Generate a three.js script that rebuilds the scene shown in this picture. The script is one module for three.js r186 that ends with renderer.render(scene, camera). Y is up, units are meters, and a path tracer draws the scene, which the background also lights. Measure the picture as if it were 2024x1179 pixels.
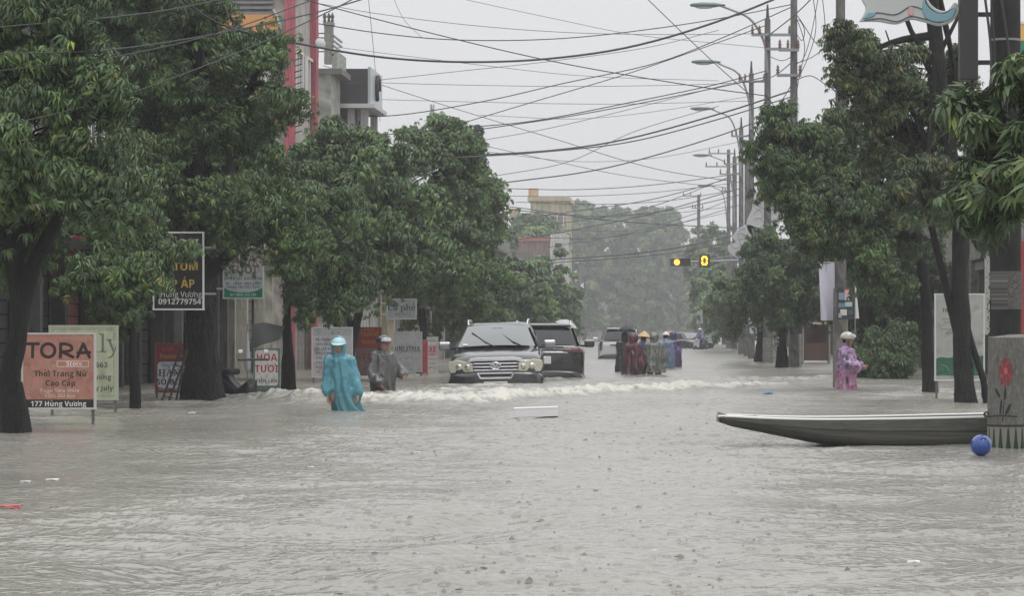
import * as THREE from 'three';
import { mergeGeometries, mergeVertices } from 'three/addons/utils/BufferGeometryUtils.js';
import { RoundedBoxGeometry } from 'three/addons/geometries/RoundedBoxGeometry.js';
import { MarchingCubes } from 'three/addons/objects/MarchingCubes.js';
import { ImprovedNoise } from 'three/addons/math/ImprovedNoise.js';

// ---------------------------------------------------------------- camera, sky, sun, exposure
const scene = new THREE.Scene();
const renderer = new THREE.WebGLRenderer({ antialias: true });
renderer.toneMapping = THREE.LinearToneMapping;
renderer.toneMappingExposure = 1.3;
renderer.shadowMap.enabled = true;
// Water level is y = 0; the photographer stands in it, eye one metre above the water, looking down the street (-z) through a long lens.
const FOCAL = 5500, VPX = 1390, VPY = 660, EYE = 1.0;           // focal length and vanishing point in pixels of a 2024 x 1179 picture
const camera = new THREE.PerspectiveCamera(2 * Math.atan(VPY / FOCAL) * 180 / Math.PI, 2024 / 1179, 0.5, 3000);
camera.position.set(0, EYE, 0);
camera.setViewOffset(VPX * 2, VPY * 2, 0, 0, 2024, 1179);       // shifted lens: verticals stay upright

// overcast sky: even cloud, a little brighter overhead, faint soft structure
{
  const W = 512, H = 256, data = new Float32Array(W * H * 4), n = new ImprovedNoise();
  for (let j = 0; j < H; j++) for (let i = 0; i < W; i++) {
    const el = (j / (H - 1) - 0.5) * Math.PI, az = i / W * Math.PI * 2, s = Math.sin(el);
    const cx = Math.cos(az) * Math.cos(el), cz = Math.sin(az) * Math.cos(el);
    const cl = n.noise(cx * 2.3, s * 5 + 4, cz * 2.3) * 0.05 + n.noise(cx * 6, s * 14 + 9, cz * 6) * 0.025;
    const b = (0.565 + 0.52 * Math.max(0, s)) * (1 + cl), k = (j * W + i) * 4;
    data[k] = b * 0.985; data[k + 1] = b * 0.99; data[k + 2] = b * 1.02; data[k + 3] = 1;
  }
  const sky = new THREE.DataTexture(data, W, H, THREE.RGBAFormat, THREE.FloatType);
  sky.mapping = THREE.EquirectangularReflectionMapping; sky.magFilter = sky.minFilter = THREE.LinearFilter; sky.wrapS = THREE.RepeatWrapping; sky.needsUpdate = true;
  scene.background = sky; scene.environment = sky;
}
const sun = new THREE.DirectionalLight(new THREE.Color(1, 0.97, 0.93), 1.0);
sun.position.set(18, 90, -30); sun.target.position.set(0, 0, -60); sun.castShadow = true; sun.shadow.radius = 45;
Object.assign(sun.shadow.camera, { left: -60, right: 60, top: 120, bottom: -120, near: 1, far: 260 }); sun.shadow.mapSize.set(2048, 2048);
scene.add(sun, sun.target);
scene.fog = new THREE.FogExp2(new THREE.Color(0.95, 0.96, 0.97), 0.00105);   // rain haze down the street

// ---------------------------------------------------------------- helpers
function rng(seed) { let a = seed >>> 0; return () => { a = (a + 0x6d2b79f5) | 0; let t = Math.imul(a ^ (a >>> 15), 1 | a); t = (t + Math.imul(t ^ (t >>> 7), 61 | t)) ^ t; return ((t ^ (t >>> 14)) >>> 0) / 4294967296; }; }
const perlin = new ImprovedNoise();
const noise = (x, y = 0.5, z = 0.5) => perlin.noise(x, y, z);
const V = (x, y, z) => new THREE.Vector3(x, y, z);
const lerp = (a, b, t) => a + (b - a) * t, clamp = (x, a, b) => Math.min(b, Math.max(a, x));
const smooth = (a, b, x) => { const t = clamp((x - a) / (b - a), 0, 1); return t * t * (3 - 2 * t); };
const at = (px, py, d) => V((px - VPX) * d / FOCAL, EYE + (VPY - py) * d / FOCAL, -d);   // survey: a sighted point at depth d, in metres
const BED = -0.62, WALK = -0.47;                                   // flooded road and pavement

const used = {};
function numbered(name) { const k = used[name] = (used[name] ?? -1) + 1; return k ? `${name}_${String(k).padStart(3, '0')}` : name; }
function tag(o, label, category, group, kind) { if (label) o.userData.label = label; if (category) o.userData.category = category; if (group) o.userData.group = group; if (kind) o.userData.kind = kind; return o; }
function thing(name, label, category, pos = [0, 0, 0], turn = 0, group) { const o = new THREE.Group(); o.name = numbered(name); o.position.set(...pos); o.rotation.y = turn; scene.add(o); return tag(o, label, category, group); }
function part(name, geometry, material, parent) { const m = new THREE.Mesh(Array.isArray(geometry) ? join(geometry) : geometry, material); m.name = parent === scene ? numbered(name) : name; m.castShadow = m.receiveShadow = true; parent.add(m); return m; }
function solo(name, geometry, material, label, category, group) { return tag(part(name, geometry, material, scene), label, category, group); }
function ground(name, geometry, material, label) { const m = part(name, geometry, material, scene); m.userData.kind = 'structure'; if (label) m.userData.label = label; return m; }
function join(list) {
  const all = list.map((g) => { const h = g.index ? g.toNonIndexed() : g; for (const k of Object.keys(h.attributes)) if (!['position', 'normal', 'uv'].includes(k)) h.deleteAttribute(k); if (!h.attributes.uv) h.setAttribute('uv', new THREE.BufferAttribute(new Float32Array(h.attributes.position.count * 2), 2)); return h; });
  return mergeGeometries(all);
}
function box(w, h, d, x = 0, y = 0, z = 0, r = 0) { const g = r ? new RoundedBoxGeometry(w, h, d, 2, Math.min(r, w / 2.05, h / 2.05, d / 2.05)) : new THREE.BoxGeometry(w, h, d); g.translate(x, y, z); return g; }
function tube(pts, r0, r1 = r0, seg = 8, rad = 6) {               // tapered tube along points
  const c = new THREE.CatmullRomCurve3(pts, false, 'centripetal'), g = new THREE.TubeGeometry(c, seg, 1, rad, false), p = g.attributes.position, v = V(0, 0, 0), o = V(0, 0, 0);
  for (let i = 0; i <= seg; i++) { c.getPointAt(i / seg, o); const r = lerp(r0, r1, i / seg); for (let j = 0; j <= rad; j++) { const k = i * (rad + 1) + j; v.fromBufferAttribute(p, k).sub(o).multiplyScalar(r).add(o); p.setXYZ(k, v.x, v.y, v.z); } }
  return g;
}
function bar(a, b, r, rad = 8, r2 = r) { const d = b.clone().sub(a), g = new THREE.CylinderGeometry(r2, r, d.length(), rad); g.applyQuaternion(new THREE.Quaternion().setFromUnitVectors(V(0, 1, 0), d.clone().normalize())); const m = a.clone().add(b).multiplyScalar(0.5); g.translate(m.x, m.y, m.z); return g; }
function grid(fn, nu, nv, closeU = false) {                        // surface from fn(u, v) -> [x, y, z]
  const pos = [], uv = [], idx = [];
  for (let j = 0; j <= nv; j++) for (let i = 0; i <= nu; i++) { pos.push(...fn(i / nu, j / nv)); uv.push(i / nu, j / nv); }
  for (let j = 0; j < nv; j++) for (let i = 0; i < nu; i++) { const a = j * (nu + 1) + i, b = a + 1, c = a + nu + 1, d = c + 1; idx.push(a, b, d, a, d, c); }
  const g = new THREE.BufferGeometry(); g.setAttribute('position', new THREE.Float32BufferAttribute(pos, 3)); g.setAttribute('uv', new THREE.Float32BufferAttribute(uv, 2)); g.setIndex(idx); g.computeVertexNormals();
  if (closeU) { const n = g.attributes.normal; for (let j = 0; j <= nv; j++) { const a = j * (nu + 1), b = a + nu, v = V(n.getX(a) + n.getX(b), n.getY(a) + n.getY(b), n.getZ(a) + n.getZ(b)).normalize(); n.setXYZ(a, v.x, v.y, v.z); n.setXYZ(b, v.x, v.y, v.z); } }
  return g;
}
const mats = {};
function mat(r, g, b, roughness = 0.7, extra = {}) { const key = JSON.stringify([r, g, b, roughness, Object.keys(extra).length ? Object.entries(extra).map(([k, v]) => [k, v?.uuid ?? v]) : 0]); if (mats[key]) return mats[key]; const m = extra.clearcoat || extra.transmission ? new THREE.MeshPhysicalMaterial() : new THREE.MeshStandardMaterial(); m.color.setRGB(r, g, b); m.roughness = roughness; Object.assign(m, extra); return (mats[key] = m); }
function canvas(w, h, draw) { const c = document.createElement('canvas'); c.width = w; c.height = h; const x = c.getContext('2d'); draw(x, w, h); const t = new THREE.CanvasTexture(c); t.colorSpace = THREE.SRGBColorSpace; t.anisotropy = 4; return t; }
function dataMap(w, h, fn, srgb = false) { const d = new Uint8Array(w * h * 4); for (let j = 0; j < h; j++) for (let i = 0; i < w; i++) { const v = fn(i / w, j / h), k = (j * w + i) * 4; if (typeof v === 'number') d[k] = d[k + 1] = d[k + 2] = clamp(v, 0, 1) * 255; else { d[k] = clamp(v[0], 0, 1) * 255; d[k + 1] = clamp(v[1], 0, 1) * 255; d[k + 2] = clamp(v[2], 0, 1) * 255; } d[k + 3] = 255; } const t = new THREE.DataTexture(d, w, h); t.magFilter = t.minFilter = THREE.LinearFilter; t.wrapS = t.wrapT = THREE.RepeatWrapping; if (srgb) t.colorSpace = THREE.SRGBColorSpace; t.needsUpdate = true; return t; }
// noise that tiles on the unit square
function tiled(u, v, f, seed = 0) { const a = u * Math.PI * 2, b = v * Math.PI * 2, r = f / (2 * Math.PI); return noise(Math.cos(a) * r + seed + 11, Math.sin(a) * r + 3.7 + Math.cos(b) * r, Math.sin(b) * r + 9.2); }
function tex(t, ru, rv) { const c = t.clone(); c.repeat.set(ru, rv); c.needsUpdate = true; return c; }
// ---------------------------------------------------------------- the ground under the flood and the water
ground('road', new THREE.PlaneGeometry(8.6, 420).rotateX(-Math.PI / 2).translate(-2.0, BED, -190), mat(0.05, 0.05, 0.052, 0.9));
for (const [x0, x1] of [[-120, -6.3], [2.3, 120]]) ground('pavement', box(x1 - x0, 0.3, 420, (x0 + x1) / 2, WALK - 0.15, -190), mat(0.22, 0.2, 0.18, 0.9));

// the wave that the big car pushes ahead of it: line of its foot (x -> z)
const waveLine = [[-9.5, -43.5], [-8, -42.5], [-6.9, -41.3], [-5.6, -40.3], [-4.6, -39.7], [-3.7, -39.5], [-2.9, -41], [-2.2, -43.3], [-0.8, -47.3], [0.4, -50], [1.2, -52.5], [2.2, -54.5], [4, -58]];
function waveFoot(x) { if (x <= waveLine[0][0]) return waveLine[0][1]; for (let i = 1; i < waveLine.length; i++) if (x < waveLine[i][0]) { const [a, za] = waveLine[i - 1], [b, zb] = waveLine[i]; return lerp(za, zb, smooth(0, 1, (x - a) / (b - a)) * 0.5 + (x - a) / (b - a) * 0.5); } return waveLine[waveLine.length - 1][1]; }
const ripples = (() => { const r = rng(7), list = []; for (let i = 0; i < 34; i++) { const L = 0.16 * Math.pow(26, Math.pow(r(), 1.2)), th = (r() - 0.5) * 1.25 + (r() < 0.1 ? 1.5 : 0) + Math.PI / 2 + 0.12; list.push([Math.cos(th) * 2 * Math.PI / L, Math.sin(th) * 2 * Math.PI / L, r() * 6.28, Math.pow(L, 0.75) * 0.0036 * (0.6 + r() * 0.8)]); } return list; })();
function waveAt(x, z) {                                              // [height, foam]
  const far = smooth(30, 120, -z);
  let h = 0; const patch = 0.75 + 0.9 * noise(x * 0.3, 3.1, z * 0.14) + 0.5 * noise(x * 1.1, 8.2, z * 0.5);
  for (const [kx, kz, p, a] of ripples) { const s = Math.sin(kx * x + kz * z + p + 0.7 * noise(x * 0.8 + p, z * 0.8, 2)); h += a * (s - 0.35 * Math.abs(s)); }
  h *= clamp(patch, 0.2, 2) * (1 - 0.3 * far);
  // bow wave
  let foam = 0;
  const wob = noise(x * 1.3, 1.7, 4) * 0.5 + noise(x * 4, 5.7, 1) * 0.18, s = waveFoot(x) + wob - z;     // metres behind the foot line
  const strength = smooth(-8.2, -6.2, x) * (1 - 0.75 * smooth(-1.2, 2.6, x)) * (1 - smooth(2.4, 4.2, x));
  if (s > -0.6 && s < 16 && strength > 0) {
    const front = smooth(-0.25, 0.9, s), crest = Math.exp(-Math.pow((s - 0.95) / 0.7, 2)), body = front * Math.exp(-Math.max(0, s - 1) / (x < -1.5 ? 7.5 : 5)), churn = noise(x * 2.2, 6, z * 1.4) * 0.5 + noise(x * 5.5, 2, z * 4) * 0.35 + noise(x * 12, 4, z * 9) * 0.2;
    h += strength * (0.065 * crest + 0.075 * body + 0.15 * body * churn + 0.05 * body * noise(x * 22, 8, z * 16) + 0.03 * body * noise(x * 45, 3, z * 30));
    const leftTongue = smooth(-6.0, -4.8, x);
    foam = strength * clamp((0.35 + 0.7 * leftTongue) * (0.42 * crest + body * 0.56) + (churn * 1.9 + 0.5 * noise(x * 17, 2.2, z * 8) + 0.35 * noise(x * 34, 1.2, z * 20)) * body - 0.14 - 0.3 * (1 - leftTongue), 0, 0.85) * smooth(-0.05, 0.35, s + churn * 0.3);
  }
  // wash round the cars, ridges further down the road
  for (const [cx, cz, rx, rz, a, f] of [[-4.1, -53.2, 1.7, 1.6, 0.025, 0.9], [-3.4, -47.5, 2.4, 4.5, 0.04, 0.5], [-3.7, -61.9, 1.1, 1.0, 0.05, 0.6], [-1.2, -68, 1.6, 2, 0.07, 0.35], [1.5, -60, 2.4, 2.5, 0.07, 0.3], [-6.8, -46, 1.8, 1.6, 0.05, 0.35], [3.4, -64, 1.6, 1.2, 0.05, 0.5], [-9, -37, 1.2, 0.8, 0.04, 0.3]]) {
    const e = Math.exp(-Math.pow((x - cx) / rx, 2) - Math.pow((z - cz) / rz, 2)); if (e > 0.02) { const c = noise(x * 4, 3, z * 2.5) + 0.5 * noise(x * 9, 1, z * 7); h += a * e * (0.5 + c); foam = Math.max(foam, f * clamp(e * (0.75 + c * 1.4) - 0.2, 0, 1)); }
  }
  return [h, 0.85 * smooth(0.12, 0.62, foam)];
}
const waterMat = new THREE.MeshPhysicalMaterial({ vertexColors: true, roughness: 0.18, ior: 1.33 });
{
  const R = 2.5, pits = []; const r = rng(31);                        // rain-pitted surface, tiles every 2.5 m
  const S = 768, hgt = new Float32Array(S * S);
  for (let j = 0; j < S; j++) for (let i = 0; i < S; i++) hgt[j * S + i] = 0.5 + 0.2 * tiled(i / S, j / S, 16, 1) + 0.22 * tiled(i / S, j / S, 40, 5) + 0.15 * tiled(i / S, j / S, 84, 8);
  for (let k = 0; k < 420; k++) { const cx = r() * S, cy = r() * S, rad = 2 + r() * 4, a = (0.12 + r() * 0.2); for (let dy = -24; dy <= 24; dy++) for (let dx = -24; dx <= 24; dx++) { const q = Math.hypot(dx, dy); if (q > rad + 5) continue; const w = a * Math.cos((q - rad) * 0.9) * Math.exp(-Math.pow((q - rad) / 3.2, 2)); hgt[((cy + dy + S) % S | 0) * S + ((cx + dx + S) % S | 0)] += w; } }
  const t = dataMap(S, S, (u, v) => hgt[Math.min(S - 1, v * S | 0) * S + Math.min(S - 1, u * S | 0)]);
  t.repeat.set(1 / R, 1 / R);
  waterMat.bumpMap = t; waterMat.bumpScale = 0.022;
}
{
  // one sheet: strips of rows whose spacing grows away from the camera, columns 5 cm apart in the street and wide outside it
  const zs = []; for (let z = 6; z < 112; z += (z > 37 && z < 56 ? 0.065 : clamp(0.0011 * z + z * z * 0.000028, 0.02, 0.3))) zs.push(-z); for (let z = 112; z < 520; z += 2.5) zs.push(-z);
  zs.unshift(-5, -3, 0, 12, 30);
  const xs = []; for (let x = -120; x < -13; x += 8) xs.push(x); for (let x = -13; x < -9; x += 0.2) xs.push(x); for (let x = -9; x < 5; x += 0.052) xs.push(x); for (let x = 5; x < 9; x += 0.25) xs.push(x); for (let x = 9; x <= 121; x += 8) xs.push(x);
  const nx = xs.length, nz = zs.length, pos = new Float32Array(nx * nz * 3), col = new Float32Array(nx * nz * 3), uv = new Float32Array(nx * nz * 2);
  // far from the camera only every fourth column is needed: build blocks
  const blocks = [[0, zs.findIndex((z) => z < -62), 1], [zs.findIndex((z) => z < -62), nz - 1, 4]];
  const geos = [];
  for (const [j0, j1, step] of blocks) {
    const cx = xs.filter((x, i) => step === 1 || i % step === 0 || i === nx - 1 || x < -13 || x > 9);
    const n = cx.length, m = j1 - j0 + 1, P = new Float32Array(n * m * 3), C = new Float32Array(n * m * 3), U = new Float32Array(n * m * 2), I = [];
    for (let j = 0; j < m; j++) for (let i = 0; i < n; i++) {
      const x = cx[i], z = zs[j0 + j], k = j * n + i, [h, f] = x < -16 || x > 12 || z > -4 || z < -140 ? [0, 0] : waveAt(x, z), silt = 1 + 0.16 * noise(x * 0.5, 1, z * 0.12) + 0.1 * noise(x * 2.1, 7, z * 0.9);
      P.set([x, h, z], k * 3); U.set([x, -z], k * 2);
      C.set([lerp(0.275 * silt, 0.66, f), lerp(0.266 * silt, 0.64, f), lerp(0.23 * silt, 0.56, f)], k * 3);
    }
    for (let j = 0; j < m - 1; j++) for (let i = 0; i < n - 1; i++) { const a = j * n + i, b = a + 1, c = a + n, d = c + 1; I.push(a, b, d, a, d, c); }
    const g = new THREE.BufferGeometry(); g.setAttribute('position', new THREE.BufferAttribute(P, 3)); g.setAttribute('uv', new THREE.BufferAttribute(U, 2)); g.setAttribute('color', new THREE.BufferAttribute(C, 3)); g.setIndex(I); g.computeVertexNormals(); geos.push(g);
  }
  ground('water', mergeGeometries(geos), waterMat, 'rain-pitted brown flood water covering the whole street');
}
// splashes of raindrops: a ragged crown with a jet, far too many to count
{
  const r = rng(99), N = 4200, mound = new THREE.LatheGeometry([[0.026, -0.004], [0.018, 0.0], [0.013, 0.008], [0.0085, 0.009], [0.006, 0.003], [0.003, 0.012], [0.0005, 0.016]].map((p) => new THREE.Vector2(...p)), 9), mp = mound.attributes.position;
  for (let i = 0; i < mp.count; i++) if (mp.getY(i) > 0.004) { const k = 0.6 + r() * 0.8; mp.setY(i, mp.getY(i) * k); }
  mound.computeVertexNormals();
  const m = new THREE.InstancedMesh(mound, new THREE.MeshPhysicalMaterial({ color: new THREE.Color(0.2, 0.19, 0.165), roughness: 0.2, ior: 1.33 }), N), q = new THREE.Matrix4();
  for (let i = 0; i < N; i++) { const d = 9 + 42 * Math.pow(r(), 1.35), x = lerp(-0.27, 0.13, r()) * d, s = 0.16 + Math.pow(r(), 4) * 0.75; q.compose(V(x, waveAt(x, -d)[0], -d), new THREE.Quaternion().setFromEuler(new THREE.Euler(0, r() * 6, (r() - 0.5) * 0.3)), V(s * (0.7 + r() * 0.9), s * (0.4 + r() * 0.9), s)); m.setMatrixAt(i, q); }
  m.name = 'rain_splash'; tag(m, 'tiny splash crowns of raindrops pitting the open water', 'splash', null, 'stuff'); scene.add(m);
}
// ---------------------------------------------------------------- trees: trunk, limbs and leaf whorls spread through clumps
function leafWhorl(n, len, wid, droop, seed) {                       // a spray of lance-shaped leaves, each folded along its midrib
  const r = rng(seed), pos = [], idx = [];
  for (let i = 0; i < n; i++) {
    const a = i / n * Math.PI * 2 + (r() - 0.5) * 0.7, L = len * (0.7 + r() * 0.5), el = 0.35 - droop * (0.5 + r() * 0.8), c = Math.cos(a), s = Math.sin(a), w = wid * (0.8 + r() * 0.4) / 2;
    const P = (t, side, lift) => { const out = L * t * Math.cos(el - t * droop * 0.8), up = L * t * Math.sin(el - t * droop * 0.8) + lift; return [c * out - s * side, up, s * out + c * side]; };
    const k = pos.length / 3; for (const p of [P(0.06, 0, 0), P(0.45, w, 0.006), P(0.45, -w, 0.006), P(0.5, 0, -0.006), P(1, 0, 0)]) pos.push(...p);
    idx.push(k, k + 3, k + 1, k, k + 2, k + 3, k + 1, k + 3, k + 4, k + 3, k + 2, k + 4);
  }
  const g = new THREE.BufferGeometry(); g.setAttribute('position', new THREE.Float32BufferAttribute(pos, 3)); g.setAttribute('uv', new THREE.Float32BufferAttribute(new Float32Array(pos.length / 3 * 2), 2)); g.setIndex(idx); g.computeVertexNormals(); return g;
}
const whorls = { near: leafWhorl(8, 0.114, 0.03, 0.8, 3), mid: leafWhorl(9, 0.165, 0.045, 0.75, 5), far: leafWhorl(9, 0.3, 0.11, 0.65, 8), big: leafWhorl(9, 0.17, 0.042, 0.7, 12) };
const leafMat = new THREE.MeshPhysicalMaterial({ color: 0xffffff, roughness: 0.55, transmission: 0.25, side: THREE.DoubleSide });
const barkMap = dataMap(256, 256, (u, v) => 0.5 + 0.5 * tiled(u, v, 10, 2) + 0.35 * tiled(u * 3 % 1, v, 22, 6));
const barkTone = dataMap(256, 256, (u, v) => { const k = clamp(0.75 + 0.5 * tiled(u, v, 7, 12) + 0.5 * tiled(u, v, 26, 3), 0.2, 1), m = clamp(tiled(u, v, 4, 21) * 1.6, 0, 0.35); return [k * (1 - m * 0.4), k, k * (1 - m * 0.5)]; }, true);
const bark = new THREE.MeshStandardMaterial({ color: new THREE.Color(0.024, 0.022, 0.02), roughness: 0.75, map: tex(barkTone, 2, 5), bumpMap: tex(barkMap, 3, 6), bumpScale: 0.05 });
function makeTree(o) {
  const r = rng(o.seed), root = thing(o.name ?? 'street_tree', o.label, o.category ?? 'tree', [o.x, o.base ?? WALK, -o.d], 0, o.group ?? 'trees along the pavements'), L = (p) => V(p[0] - o.x, p[1] - (o.base ?? WALK), p[2] ?? 0);
  // trunk path in metres, world x / y, z relative to the tree
  const path = (o.trunk ?? [[o.x, WALK], [o.x + (r() - 0.5) * 0.15, 0.8], [o.x + (r() - 0.5) * 0.3, 1.9]]).map(L);
  path[0].y = 0; const rad = o.rad ?? 0.16, top = path[path.length - 1];
  const trunk = part('trunk', [tube(path, rad, rad * 0.62, 20, 14), tube([V(path[0].x, -0.15, path[0].z), V(path[0].x, 0.35, path[0].z), V(path[0].x, 0.9, path[0].z).lerp(path[1], 0.5)], rad * 1.65, rad * 0.9, 8, 14)], bark, root);
  { const p = trunk.geometry.attributes.position; for (let i = 0; i < p.count; i++) { const n = 1 + 0.0; const dx = noise(p.getX(i) * 5, p.getY(i) * 2.2, p.getZ(i) * 5 + o.seed) * rad * 0.35; p.setX(i, p.getX(i) * n + dx); p.setZ(i, p.getZ(i) + noise(p.getZ(i) * 5 + 7, p.getY(i) * 2.5, p.getX(i) * 5) * rad * 0.35); } trunk.geometry.computeVertexNormals(); }
  const limbs = [], clumps = [];
  for (const e of o.crown) {                                         // ellipsoids: [cx, cy, cz, rx, ry, rz, clumps]
    const c = L(e), R = V(e[3], e[4], e[5]), start = path[path.length - 1].clone();
    const from = o.fork ? path[Math.min(path.length - 1, 1 + (r() * (path.length - 1) | 0))] : start;
    const mid = from.clone().lerp(c, 0.5).add(V((r() - 0.5) * 0.3, 0.1, (r() - 0.5) * 0.3)); limbs.push(tube([from, mid, c], rad * 0.5, rad * 0.16, 8, 7));
    for (let i = 0; i < e[6]; i++) {
      const v = V(r() * 2 - 1, r() * 2 - 1, r() * 2 - 1); if (v.length() > 1 || v.length() < 0.01) { i--; continue; } v.normalize().multiplyScalar(0.45 + 0.55 * Math.pow(r(), 0.6));
      const stray = r() < 0.34; if (stray) v.multiplyScalar(1.0 + r() * 0.38); else v.multiplyScalar(0.92);
      const p = c.clone().add(v.clone().multiply(R)); clumps.push([p, (o.clump ?? 0.42) * (stray ? 0.3 + r() * 0.35 : 0.42 + r() * 0.7), v]);
      if (r() < 0.55) limbs.push(tube([c.clone().lerp(p, 0.08), c.clone().lerp(p, 0.5).add(V(0, 0.08, 0)), p], rad * 0.13, 0.008, 4, 4));
    }
  }
  for (const b of o.extra ?? []) limbs.push(tube(b.p.map(L), b.r, b.r2 ?? b.r * 0.5, 12, 8));
  part('limbs', limbs, bark, root);
  const per = Math.round((o.leaves ?? 60) * (o.whorl ? 1 : 1.3)), N = clumps.length * per, m = new THREE.InstancedMesh(whorls[o.whorl ?? 'near'], leafMat, N), q = new THREE.Matrix4(), col = new THREE.Color(), up = V(0, 1, 0), base = o.tint ?? (o.whorl ? [0.088, 0.148, 0.056] : [0.074, 0.128, 0.045]);
  let k = 0; const twigs = [];
  for (const [p, cr, v] of clumps) {
    const hue = r() * 1.15 - 0.15, dry = (o.dry ?? 0.04) * 0.35, young = r() < 0.3 ? 0.5 : 0.08, T = 8; let dir, len, start;
    for (let i = 0; i < per; i++) {
      if (i % Math.ceil(per / T) === 0) {                             // a new drooping twig that carries the next leaves
        dir = V(r() * 2 - 1, (r() * 2 - 1) * 0.75, r() * 2 - 1).normalize().multiplyScalar(0.85).add(v.clone().normalize().multiplyScalar(0.7)).normalize(); len = cr * (1.1 + Math.pow(r(), 2) * 1.7); start = p.clone().addScaledVector(dir, -len * 0.4);
        if (o.whorl !== 'far' && r() < 0.6) twigs.push(tube([start, start.clone().addScaledVector(dir, len * 0.5).add(V(0, -0.06 * len, 0)), start.clone().addScaledVector(dir, len).add(V(0, -0.24 * len, 0))], 0.009, 0.003, 3, 3));
      }
      const s = Math.pow(r(), 0.75), pos = start.clone().addScaledVector(dir, len * s), J = 0.09 + cr * 0.16; pos.y -= 0.24 * len * s * s; pos.add(V((r() - 0.5) * J * 2, (r() - 0.5) * J * 1.6, (r() - 0.5) * J * 2));
      const n = dir.clone().multiplyScalar(0.6).add(V(0, 0.8, 0)).add(V(r() - 0.5, r() - 0.5, r() - 0.5).multiplyScalar(0.8)).normalize(), sc = (0.5 + r() * 0.8) * (o.leafScale ?? 1);
      const e = new THREE.Quaternion().setFromUnitVectors(up, n).multiply(new THREE.Quaternion().setFromAxisAngle(up, r() * 6.28));
      q.compose(pos, e, V(sc, sc, sc)); m.setMatrixAt(k, q);
      const fresh = r() < young * (0.4 + s), g = 0.75 + hue * 0.4 + r() * 0.4; let [cr_, cg, cb] = [base[0] * g, base[1] * g, base[2] * g]; if (fresh) { cr_ *= 1.5; cg *= 1.5; cb *= 1.15; } if (r() < dry) { cr_ *= 2; cg *= 1.1; } else if (r() < 0.012) { cr_ *= 2.2; cg *= 1.6; }
      m.setColorAt(k++, col.setRGB(cr_, cg, cb));
    }
  }
  if (twigs.length) part('twigs', twigs, bark, root);
  m.name = 'crown'; m.userData.kind = 'stuff'; m.castShadow = m.receiveShadow = true; root.add(m);
  return root;
}
const px = (p, d) => (p - VPX) * d / FOCAL, py = (p, d) => EYE + (VPY - p) * d / FOCAL;
// ellipsoid from its sighted outline: left, right, top, bottom at depth d, depth radius, number of clumps; z relative to the tree
const ball = (d0, l, rr, t, b, d, rz, n) => [px((l + rr) / 2, d), py((t + b) / 2, d), d0 - d, (px(rr, d) - px(l, d)) / 2, (py(t, d) - py(b, d)) / 2, rz, n];
const trunkAt = (d, list) => list.map(([a, b, dz = 0]) => [px(a, d), py(b, d), dz]);
// left pavement, from the camera outward
makeTree({ seed: 11, d: 28.2, x: px(25, 28.2), rad: 0.15, label: 'dark forked trunk beside the salmon sign, its crown filling the upper left corner', trunk: trunkAt(28.2, [[25, 890], [22, 740], [40, 620], [30, 520]]),
  extra: [{ p: trunkAt(28.2, [[40, 610], [70, 520], [115, 430], [130, 330]]), r: 0.1 }, { p: trunkAt(28.2, [[32, 530], [10, 470], [5, 330], [10, 180]]), r: 0.1 }],
  crown: [ball(28.2, -170, 215, 170, 430, 28.2, 1.3, 52), ball(28.2, -150, 190, -60, 180, 28.4, 1.3, 44), ball(28.2, -180, 70, 330, 500, 28.8, 1.0, 20), ball(28.2, 90, 235, 280, 420, 28.0, 0.6, 12), ball(28.2, 60, 240, 40, 200, 27.9, 0.6, 12), ball(28.2, -100, 150, -250, -40, 28.3, 1.2, 20)], leaves: 138, clump: 0.34 });
makeTree({ seed: 12, d: 38.5, x: px(268, 38.5), rad: 0.07, label: 'slim young tree with a low rounded crown behind the yellow-green sign', crown: [ball(38.5, 140, 345, 440, 620, 38.5, 0.8, 44), ball(38.5, 110, 330, 330, 520, 38.9, 0.8, 26)], leaves: 116, clump: 0.32 });
makeTree({ seed: 13, d: 42.3, x: px(402, 42.3), rad: 0.27, label: 'thick-trunked tree with a tall layered crown beside the black vertical sign', trunk: trunkAt(42.3, [[402, 850], [400, 700], [398, 560], [400, 420], [405, 220]]), fork: true,
  crown: [ball(42.3, 420, 580, 50, 275, 42.2, 1.0, 34), ball(42.3, 400, 590, 295, 455, 42.0, 1.0, 44), ball(42.3, 220, 430, -40, 240, 42.6, 1.3, 48), ball(42.3, 200, 400, 200, 430, 42.4, 1.2, 44), ball(42.3, 230, 455, -180, 60, 42.4, 1.3, 40), ball(42.3, 110, 340, -130, 110, 43.2, 1.2, 44), ball(42.3, 330, 520, 120, 360, 43.0, 1.1, 30), ball(42.3, 400, 540, 350, 440, 41.4, 0.4, 10), ball(42.3, 520, 590, 400, 500, 42, 0.5, 10)], leaves: 138, clump: 0.38 });
makeTree({ seed: 14, d: 49, x: px(570, 49), rad: 0.11, label: 'slim tree just past the white and red flower sign', crown: [ball(49, 555, 720, 330, 540, 49, 1.1, 40), ball(49, 550, 660, 430, 595, 48.6, 0.9, 26), ball(49, 600, 720, 470, 600, 49, 0.8, 18)], leaves: 109, clump: 0.38 });
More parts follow.
